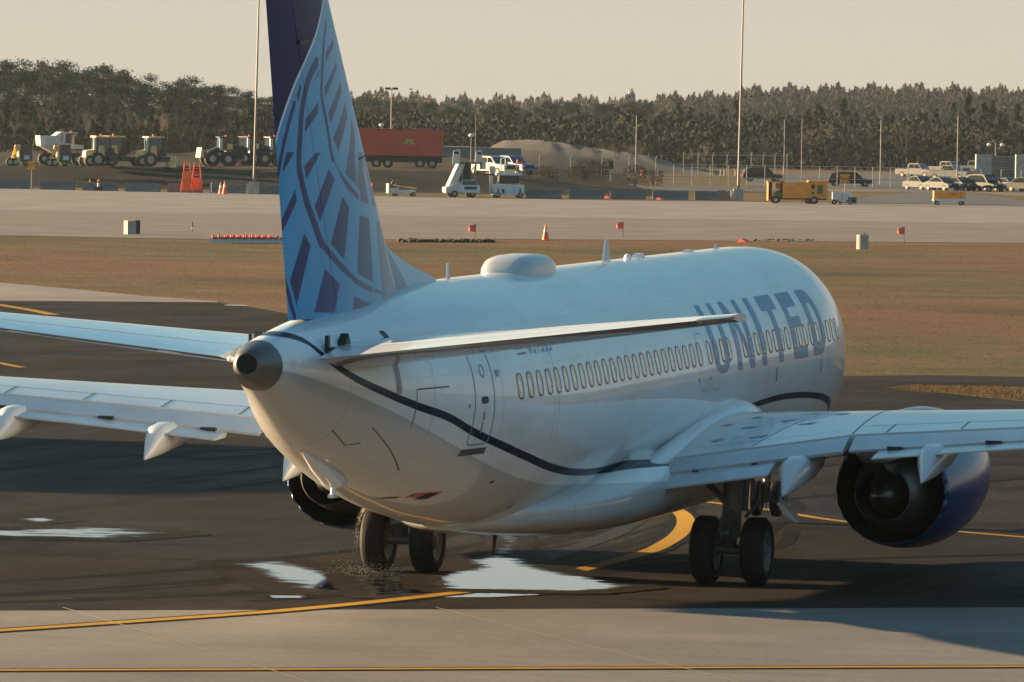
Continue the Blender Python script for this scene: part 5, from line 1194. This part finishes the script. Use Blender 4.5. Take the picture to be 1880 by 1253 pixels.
# stair truck
root = empty('stair_truck', G(850, 362.5), YAW+.22, 'cream stair truck with a raised ramp and railings over its cab', 'stair truck'); 
MB().prism([(-1.75, .35), (-.1, .35), (-.1, 1.0), (-.5, 1.45), (-1.35, 1.0), (-1.75, .9)], -.8, .9).build('rear_body', M['vwhite'], root)
MB().box((.35, -.1, .78), (1.95, 1.9, .62)).build('cab_body', M['vshade'], root); MB().prism([(-.45, 1.08), (1.2, 1.08), (1.05, 1.58), (-.25, 1.58)], -.85, .7).build('cab', M['vwhite'], root)
MB().box((.42, -.90, 1.33), (1.3, .12, .40), rx=-.15).build('windscreen', M['glass'], root); MB().box((.45, -1.06, .85), (1.15, .03, .26)).build('grille', M['dark'], root); MB().box((.38, -1.1, .5), (1.9, .12, .14)).build('bumper', M['vshade'], root)
for s in (-1, 1): MB().box((.45+s*.75, -1.07, .85), (.2, .03, .2)).build('headlight', M['lamp'], root)
MB().prism([(-1.45, 1.0), (-.75, 1.0), (.05, 3.0), (-.55, 3.0)], -.5, .9).build('stair_ramp', M['vwhite'], root)
mb = MB(); mb.prism([(-1.15, 3.0), (-.45, 3.05), (-.42, 4.25), (-.6, 4.35), (-1.05, 4.2)], -.55, -.48); mb.build('side_screen', M['vwhite'], root); mb = MB(); mb.prism([(.95, 3.15), (1.62, 3.15), (1.62, 4.2), (1.4, 4.32), (1.05, 4.15)], -.55, -.48); mb.build('side_screen', M['vwhite'], root)
MB().box((-.78, -.57, 4.02), (.4, .02, .24)).box((1.33, -.57, 4.0), (.4, .02, .24)).build('screen_opening', M['dark'], root)
MB().box((.55, 0, 3.10), (2.0, 1.2, .16)).build('platform', M['dark'], root); MB().cyl((-.95, -.7, .35), (-.45, -.75, 1.5), .07).build('red_jack', M['red'], root)
MB().box((.15, .5, 2.1), (1.3, .25, 1.9)).build('underside', M['dark'], root); MB().cyl((-.15, -.3, 1.5), (-.15, -.3, 2.6), .05).cyl((1.0, .2, 1.5), (1.2, .2, 3.0), .1).build('support', M['galv'], root)
MB().box((1.75, -.2, 2.9), (.35, .6, .7), rz=.2).build('control_box', M['vwhite'], root); wheels(root, [(-.95, -.75), (-.95, .8), (.7, -.85), (.7, .8)], .3, .22)
# high loader
root = empty('loader_truck', G(928, 363.5), YAW+.15, 'pale loader truck with yellow railings on its raised deck', 'loader truck')
MB().box((.2, 0, .72), (2.75, 1.8, .95)).build('base_body', M['vshade'], root); MB().box((.25, -.1, 2.15), (2.2, 1.8, .22)).build('deck', M['vshade'], root); MB().box((.25, .1, 1.7), (1.8, 1.2, .7)).build('lift_frame', M['dark'], root)
MB().cyl((-.9, -.4, 1.2), (-.2, -.4, 2.0), .07).cyl((1.2, -.4, 1.2), (.6, -.4, 2.0), .05).build('scissor_arm', M['vwhite'], root)
mb = MB()
for x in (-.55, -.15): mb.cyl((x, -.7, 2.25), (x, -.7, 3.55), .05)
mb.tube([(-.55, -.7, 3.5), (-.35, -.7, 3.65), (-.15, -.7, 3.5)], .045); mb.build('roller_post', M['vwhite'], root)
mb = MB()
for z in (2.45, 2.8, 3.15): mb.box((1.1, -.75, z), (.6, .05, .06))
for x in (.85, 1.4): mb.box((x, -.75, 2.75), (.06, .05, .95))
mb.build('railing', M['yel'], root); MB().box((.35, -.5, 2.42), (.8, .5, .28)).build('yellow_box', M['catyel'], root); MB().cyl((.95, -.75, 3.2), (.95, -.75, 3.5), .12, .03, 8).build('warning_cone', M['orange'], root)
MB().cyl((-1.35, -.1, .3), (-1.35, -.1, 2.0), .16).box((-1.25, 0, 2.5), (.5, .5, .7)).build('control_tower', M['vwhite'], root); [MB().box(c_, d_).build('opening', M['dark'], root) for c_, d_ in (((-.8, -.92, .7), (.12, .04, .3)), ((1.2, -.92, .7), (.12, .04, .3)), ((-.35, -.92, .6), (.2, .04, .4)), ((.65, -.92, .75), (.02, .02, .6)))]; wheels(root, [(-.85, -.8), (1.25, -.8), (-.85, .8), (1.25, .8)], .27, .2)
place(pickup('pickwhite'), 905, 322, R(-50), 'white truck parked behind the stair truck', 'truck', 1.5)
place(pickup('blueroof'), 938, 321, R(-50), 'blue truck parked behind the loader truck', 'truck', 1.5)
# baggage belt loader
root = empty('belt_loader', G(735, 360.5), YAW+.2, 'white belt loader with a low sloping belt right of the tail fin', 'belt loader'); MB().box((-.65, 0, .5), (.85, 1.3, .5)).box((-1.15, 0, .7), (.12, 1.2, .9)).build('body', M['vwhite'], root); MB().box((.55, 0, .42), (1.5, 1.1, .28)).build('chassis', M['vshade'], root)
MB().box((.35, -.1, .88), (2.2, .6, .12), ry=.12).build('belt', M['catyel'], root); MB().box((.5, -.2, .96), (2.0, .5, .06), ry=.12).build('belt_cover', M['dark'], root); MB().cyl((-.75, 0, .75), (-.75, 0, 1.25), .12).sphere((-.7, 0, 1.35), .1).build('steering_column', M['dark'], root); wheels(root, [(-.5, -.55), (1.1, -.5), (-.5, .55), (1.1, .5)], .2, .15)
# grey service building behind
root = empty('service_building', G(880, 318), YAW, 'long low grey building with a pale roof edge in front of the dirt mound', 'building'); MB().box((0, 2, 1.6), (10.5, 4, 3.2)).build('wall', mat('grey_cladding', (.14, .15, .15), .8), root); MB().box((-3.2, 1.9, 3.25), (4.0, 4.3, .12)).build('roof', M['conclt'], root)
for x in (-3.0, 1.0): MB().box((x, -.02, 1.1), (1.1, .06, 2.1)).build('door', M['dark'], root)
# orange frames
for k, (x, lab) in enumerate(((343, 'left orange mesh covered access stand with a solid lower panel'), (361, 'right orange mesh covered access stand'))):
    root = empty('access_stand', G(x, 354.5), YAW, lab, 'access stand'); mb = MB(); hw = .47; H = 2.75
    for sx_ in (-1, 1):
        for sy in (-1, 1): mb.cyl((sx_*hw*1.15, sy*.4, .1), (sx_*hw*.5, sy*.3, H), .035, .035, 6)
    for z in (.3, .55, .8, 1.05, 1.3, 1.6, 1.9, 2.2, 2.65): f = 1.15-.65*z/H; mb.box((0, -.4+.1*z/H, z), (2*hw*f, .04, .05)).box((0, .4-.1*z/H, z), (2*hw*f, .04, .05))
    for z in (.3, .7, 1.1): mb.cyl((-hw*1.0, -.4, z), (hw*.9, -.38, z+.4), .02, .02, 5).cyl((hw*1.0, -.4, z), (-hw*.9, -.38, z+.4), .02, .02, 5)
    mb.build('frame', M['orange'], root); MB().box((-.05 if k == 0 else .05, -.32, 1.15 if k == 0 else .8), (.66, .05, 1.75 if k == 0 else 1.1)).build('panel', M['orange'], root); wheels(root, [(-.35, -.4), (.35, -.4)], .09, .06)
# small lamp / hydrant by the barrier
root = empty('warning_lamp', G(181, 351), YAW, 'small red and white warning lamp on a dark base, right of the lone cone', 'lamp'); MB().box((0, 0, .2), (.8, .4, .4)).build('base', M['dark'], root); MB().cyl((0, -.1, .4), (0, -.1, .75), .12).build('post', M['vwhite'], root); MB().sphere((.05, -.1, .95), .14).build('lens', M['red'], root, 60)
root = empty('warning_lamp', G(1325, 368), YAW, 'dark cart with a red reflector left of the right hand mast plinth', 'lamp'); MB().box((0, 0, .45), (.9, .4, .9), tx=.8).build('base', M['dark'], root); MB().box((0, -.22, .62), (.22, .04, .3)).build('lens', M['red'], root); MB().cyl((-.25, -.2, .15), (-.25, .2, .15), .15).build('wheel', M['rubber'], root)
root = empty('hand_truck', G(390, 356), YAW, 'little silver hand truck between the orange stands and the cone pair', 'hand truck'); MB().tube([(-.1, 0, .1), (-.12, 0, .9), (.0, 0, 1.0)], .03).box((.1, 0, .12), (.45, .3, .05)).build('frame', M['vwhite'], root)
root = empty('fence_signal', G(1121, 335), YAW, 'black signal box on a post behind the barrier', 'signal'); MB().cyl((0, 0, 0), (0, 0, 1.6), .05).build('post', M['dark'], root); MB().box((0, 0, 2.0), (.6, .2, .95), tx=.85).build('panel', M['signblk'], root); MB().box((.02, -.12, 1.25), (.14, .06, .4)).build('tag_plate', M['vwhite'], root)
for k, x in enumerate((1178, 1208, 1323, 1330, 1350, 1396)):
    o = MB().cyl((0, 0, 0), (0, 0, .8), .09 if k != 0 else .16, .09, 8).build('bollard', M['conclt'] if k else M['orange']); o.location = G(x, 322+k*.3); tag(o, ('short orange marker behind the fence near the plain dirt hill' if k == 0 else 'short pale bollard behind the fence'), 'bollard', None if k == 0 else 'pale bollards behind the fence')

# construction machines on the bank ----------------------------------
ZB = 1.85
def tractor(label, px, py, rz, blade=True):
    root = empty('wheel_tractor', G(px, py, ZB), YAW+rz+.42, label, 'tractor')
    MB().prism([(-1.3, .9), (.2, .9), (.2, 1.75), (-1.2, 1.55)], -.45, .45).build('hood', M['catyel'], root)
    MB().box((.55, 0, 1.2), (1.5, 1.3, .7)).build('chassis', M['dark'], root)
    MB().box((.55, 0, 2.2), (1.35, 1.35, 1.3), tx=.92, ty=.92).build('cab_glass', M['glass'], root); mb = MB()
    for x in (-.12, 1.22):
        for y in (-.66, .66): mb.box((x, y, 2.2), (.09, .09, 1.35))
    mb.build('cab_frame', M['dark'], root); MB().box((.55, 0, 2.92), (1.75, 1.6, .14)).build('cab_roof', M['catyel'], root); MB().cyl((.5, 0, 3.0), (.5, 0, 3.2), .1, .09).build('beacon', M['orange'], root)
    MB().box((-.28, -.5, 2.2), (.30, .1, 1.35)).build('side_glass', M['vshade'], root)
    MB().box((.25, -.72, 1.55), (.65, .35, .95), tx=.8).box((.3, -.75, .85), (.5, .3, .4)).build('fender', M['catyel'], root); MB().box((.62, -.80, 1.55), (.16, .3, .42)).build('tail_panel', M['red'], root)
    MB().box((1.55, 0, .75), (1.0, 1.6, .5)).box((1.3, -.2, 1.45), (.7, 1.0, .8)).build('rear_block', M['dark'], root)
    wheels(root, [(-.95, -.85), (-.95, .85)], .55, .4, .55); wheels(root, [(-.15, -.9), (.35, .95)], .7, .45, .55)
    if blade: MB().box((2.15, -.3, .55), (.55, .4, .95)).build('weight', M['catyel'], root)
    return root
tractor('yellow tractor with an orange roof and beacon, second machine group from the left', 176, 306, .0, False)
o = tractor('dark cabbed tractor just behind and right of the first yellow tractor', 199, 305.5, .1, False)
tractor('yellow tractor with a pale counterweight standing alone between two groups', 272, 306.5, .0)
def wheel_loader(label, px, py, rz=0.0):
    root = empty('wheel_loader', G(px, py, ZB), YAW+rz+.30, label, 'wheel loader')
    MB().box((.95, 0, 1.45), (1.35, 1.7, 1.35), tx=.9).build('engine_grille', M['dark'], root); MB().box((.12, -.55, 1.55), (.55, .8, 1.5), tx=.9).build('side_panel', M['catyel'], root)
    MB().prism([(-2.0, 1.2), (-1.1, 1.2), (-.5, 1.6), (-.5, 2.0), (-1.2, 1.9), (-1.9, 1.6)], -.5, .5).build('lift_arm', M['silver'], root); MB().box((-1.15, -.3, 1.15), (.9, .6, .5)).build('front_frame', M['catyel'], root)
    MB().box((-.35, 0, 2.3), (1.1, 1.3, 1.25), tx=.94).build('cab_glass', M['glass'], root); MB().box((-.78, -.62, 2.25), (.3, .12, 1.2)).build('side_glass', M['vshade'], root); MB().box((-.3, 0, 2.97), (1.35, 1.5, .1)).build('cab_roof', M['dark'], root); MB().cyl((-.1, 0, 3.0), (-.1, 0, 3.18), .09).build('beacon', M['orange'], root)
    MB().prism([(-3.0, .9), (-2.6, .85), (-2.55, 1.2), (-2.85, 1.9)], -.9, .9).build('bucket', M['catyel'], root); MB().box((.9, 0, .62), (1.8, 1.6, .22)).build('bumper', M['red'], root)
    wheels(root, [(-1.75, -.95), (-.15, -1.0), (-1.75, .95), (.6, 1.0)], .78, .5, .42); MB().prism([(-.75, 1.3), (-.6, 1.75), (.3, 1.75), (.55, 1.2), (.4, 1.2), (.2, 1.6), (-.5, 1.6), (-.65, 1.3)], -1.2, -.75).build('fender', M['dark'], root); return root
wheel_loader('large wheel loader with a black rear grille, left of the tall mast', 416, 306.5)
wheel_loader('pale wheel loader partly hidden behind the tall mast', 458, 305, .5)
wheel_loader('wheel loader half hidden behind the tail fin', 505, 305.5, .2)
def skid(label, px, py):
    root = empty('skid_loader', G(px, py, ZB), YAW+.3, label, 'skid loader')
    MB().box((.45, 0, .95), (1.25, 1.3, 1.1)).build('rear_body', mat('skid_body', (.08, .07, .04), .6) if 'skb' not in M else M['skb'], root); MB().box((.45, 0, 1.8), (1.15, 1.2, .6)).build('cab', M['glass'], root); MB().box((.55, -.67, .85), (.55, .03, .4)).build('licence_panel', M['vshade'], root)
    MB().prism([(-1.05, .55), (-.85, .95), (.0, 1.95), (-.6, 2.05), (-.7, 1.8), (-.25, 1.6), (-.9, .8)], -.75, -.55).prism([(-.75, .9), (-.15, .9), (-.12, .35), (-.3, .35), (-.45, .75), (-.75, .75)], -.76, -.54).prism([(-.12, .4), (-.12, 1.9), (-.28, 1.9), (-.28, .75)], -.77, -.53).build('lift_arm', M['catyel'], root)
    wheels(root, [(-1.1, -.6), (-.55, -.6), (-.55, .6), (.7, .6)], .38, .3, .6); return root
skid('small skid loader at the far left edge with a raised tan arm', 36, 305); skid('small skid loader in front of the white dump truck', 108, 306)
root = empty('dump_truck', G(108, 303, ZB), YAW+.3, 'white articulated dump truck with a tipped back body behind the left skid loaders', 'dump truck')
MB().prism([(-2.1, 1.9), (-.6, 1.9), (-.6, 2.9), (-2.2, 2.9)], -1.1, 1.1).prism([(-.6, 2.1), (-.1, 2.1), (-.05, 3.3), (-.6, 2.9)], -1.1, 1.1).prism([(-2.1, 1.9), (-.4, 1.0), (-.2, 1.9)], -.8, .8).build('dump_body', M['vwhite'], root)
MB().box((1.05, 0, 2.6), (1.3, 1.5, 1.1), tx=.94).build('cab_glass', M['glass'], root); MB().box((1.0, 0, 3.2), (1.5, 1.7, .1)).box((.3, -.4, 2.8), (.35, .8, 1.0)).build('cab_roof', M['vwhite'], root); MB().prism([(0, 1.6), (2.4, 1.6), (2.3, 2.0), (.9, 2.1), (0, 2.3)], -.8, .8).build('hood', M['vwhite'], root); MB().cyl((1.2, 0, 3.25), (1.2, 0, 3.4), .09).build('beacon', M['orange'], root)
wheels(root, [(-1.75, -.95), (-1.15, -.95), (1.6, -.95), (1.6, .95)], .6, .5, .4)
for i, (x, lab) in enumerate(((318, 'cream blade end standing right of the lone tractor'), )):
    o = MB().prism([(-.32, 0), (.3, 0), (.38, .6), (.22, 1.05), (-.2, 1.0), (-.36, .5)], -.2, .2).build('dozer_blade', M['catyel']); o.location = G(x, 308, ZB); o.rotation_euler = (0, 0, YAW); tag(o, lab, 'blade')

# distant tower, mast
p = G(1152, 222) if False else W((1152-940)*1500/F_PX, 1500, 0); H = htop(1152, 175, 1500)
root = empty('radar_tower', p, YAW, 'distant square tower with antennas above the tree line', 'tower'); MB().box((0, 0, H/2), (2.3, 2.3, H), tx=.9, ty=.9).build('shaft', mat('tower_grey', (.16, .16, .16), .8), root); MB().cyl((0, 0, H), (0, 0, H+.8), .9, .7, 10).build('gallery', M['galv'], root); MB().cyl((-.5, 0, H+.8), (-.5, 0, H+1.7), .08).cyl((.3, 0, H+.8), (.3, 0, H+1.5), .1).sphere((.1, 0, H+1.2), .3).build('antenna', M['galv'], root)
p = W((748-940)*1500/F_PX, 1500, 0); H = htop(748, 162, 1500); root = empty('radio_mast', p, YAW, 'thin faint radio mast on the skyline right of the fin', 'radio mast'); MB().cyl((0, 0, 0), (0, 0, H), .16, .08, 6).build('pole', M['pole'], root); MB().box((0, 0, H-.4), (.9, .3, .25)).box((0, 0, H-1.3), (.6, .3, .3)).build('antenna', M['pole'], root)
# unseen building added out to the left to throw a shadow across the taxiway
root = empty('shadow_block', (-82, 33, 0), 0, 'unseen building added left of the taxiway to cast a shadow', 'shadow_block'); MB().prism([(-9, 0), (9, 0), (9, 9), (0, 10.5), (-9, 9)], -14, 14, 'YZ').build('wall', M['vwhite'], root); MB().box((0, -4.6, 9.95), (28.6, 9.4, .12), rx=.165).box((0, 4.6, 9.95), (28.6, 9.4, .12), rx=-.165).build('roof', M['galv'], root); MB().box((14.02, 0, 3.6), (.08, 14, 7.2)).build('door', M['galv'], root)

# grass tufts on the near lawn
def tufts(name, poly, n, mt, h0, h1):
    P = [G(*q) for q in poly]; X = [p.x for p in P]; Y = [p.y for p in P]; pts = []
    pl = [(p.x, p.y) for p in P]
    while len(pts) < n:
        c = np.stack([RNG.uniform(min(X), max(X), n*3), RNG.uniform(min(Y), max(Y), n*3)], 1); pts += c[inpoly(c, pl)].tolist()
    B = np.array(pts[:n]); h = RNG.uniform(h0, h1, n); a = RNG.uniform(0, 6.28, n); wd = h*RNG.uniform(.25, .6, n); lx, ly = RNG.normal(0, .35, n)*h, RNG.normal(0, .35, n)*h
    z0 = np.full(n, .0); V = np.stack([np.stack([B[:, 0]-np.cos(a)*wd, B[:, 1]-np.sin(a)*wd, z0], 1), np.stack([B[:, 0]+np.cos(a)*wd, B[:, 1]+np.sin(a)*wd, z0], 1), np.stack([B[:, 0]+lx, B[:, 1]+ly, h], 1)], 1).reshape(-1, 3)
    return tag(raw(name, V, [(3*i, 3*i+1, 3*i+2) for i in range(n)], mt), kind='stuff')
g = NG('grass_blades'); st = g.mapping((.6, .55, 1), rot=VR); big = g.noise(st, .028, 5, .6); mid = g.noise(st, .22, 6, .65)
c = g.mix(g.rng(big, .44, .55, 0, 1), (.126, .062, .027), (.072, .062, .021)); c = g.mix(g.rng(mid, .40, .68, 0, .8), c, (.155, .090, .038)); c = g.mix(g.rng(g.noise(st, .07, 4), .56, .66, 0, .55), c, (.042, .032, .022))
M['blades'] = g.set(Base_Color=c, Roughness=.95, Specular_IOR_Level=.1)
tag(tufts('grass_tufts', [(-20,438),(500,445),(940,444),(1900,451),(1900,690),(1535,688),(1300,660),(1000,630),(640,580),(530,565),(400,548),(240,540),(-20,518)], 90000, M['blades'], .012, .035), 'dry autumn grass covering the strip behind the airplane', 'grass')
tag(tufts('grass_tufts', [(1625,713),(1680,708),(1760,709),(1900,712),(1900,739),(1800,731),(1740,724),(1660,719)], 14000, M['blades'], .015, .05), 'straw coloured grass on the small island at the right', 'grass')

# haze in the air
hz = MB().box((0, 0, 0), (1, 1, 1)).build('haze', mat('haze_surface', (1, 1, 1))); hz.data.materials.clear()
hm = bpy.data.materials.new('haze'); hm.use_nodes = True; ht = hm.node_tree; ht.nodes.clear(); ou = ht.nodes.new('ShaderNodeOutputMaterial'); pv = ht.nodes.new('ShaderNodeVolumePrincipled')
pv.inputs['Color'].default_value = (.72, .88, 1.0, 1); pv.inputs['Density'].default_value = .000034; pv.inputs['Anisotropy'].default_value = .2; ht.links.new(pv.outputs[0], ou.inputs['Volume']); hz.data.materials.append(hm)
hz.location = W(0, 760, 15.5); hz.rotation_euler = (0, 0, YAW); hz.scale = (1500, 1700, 33); tag(hz, kind='stuff')
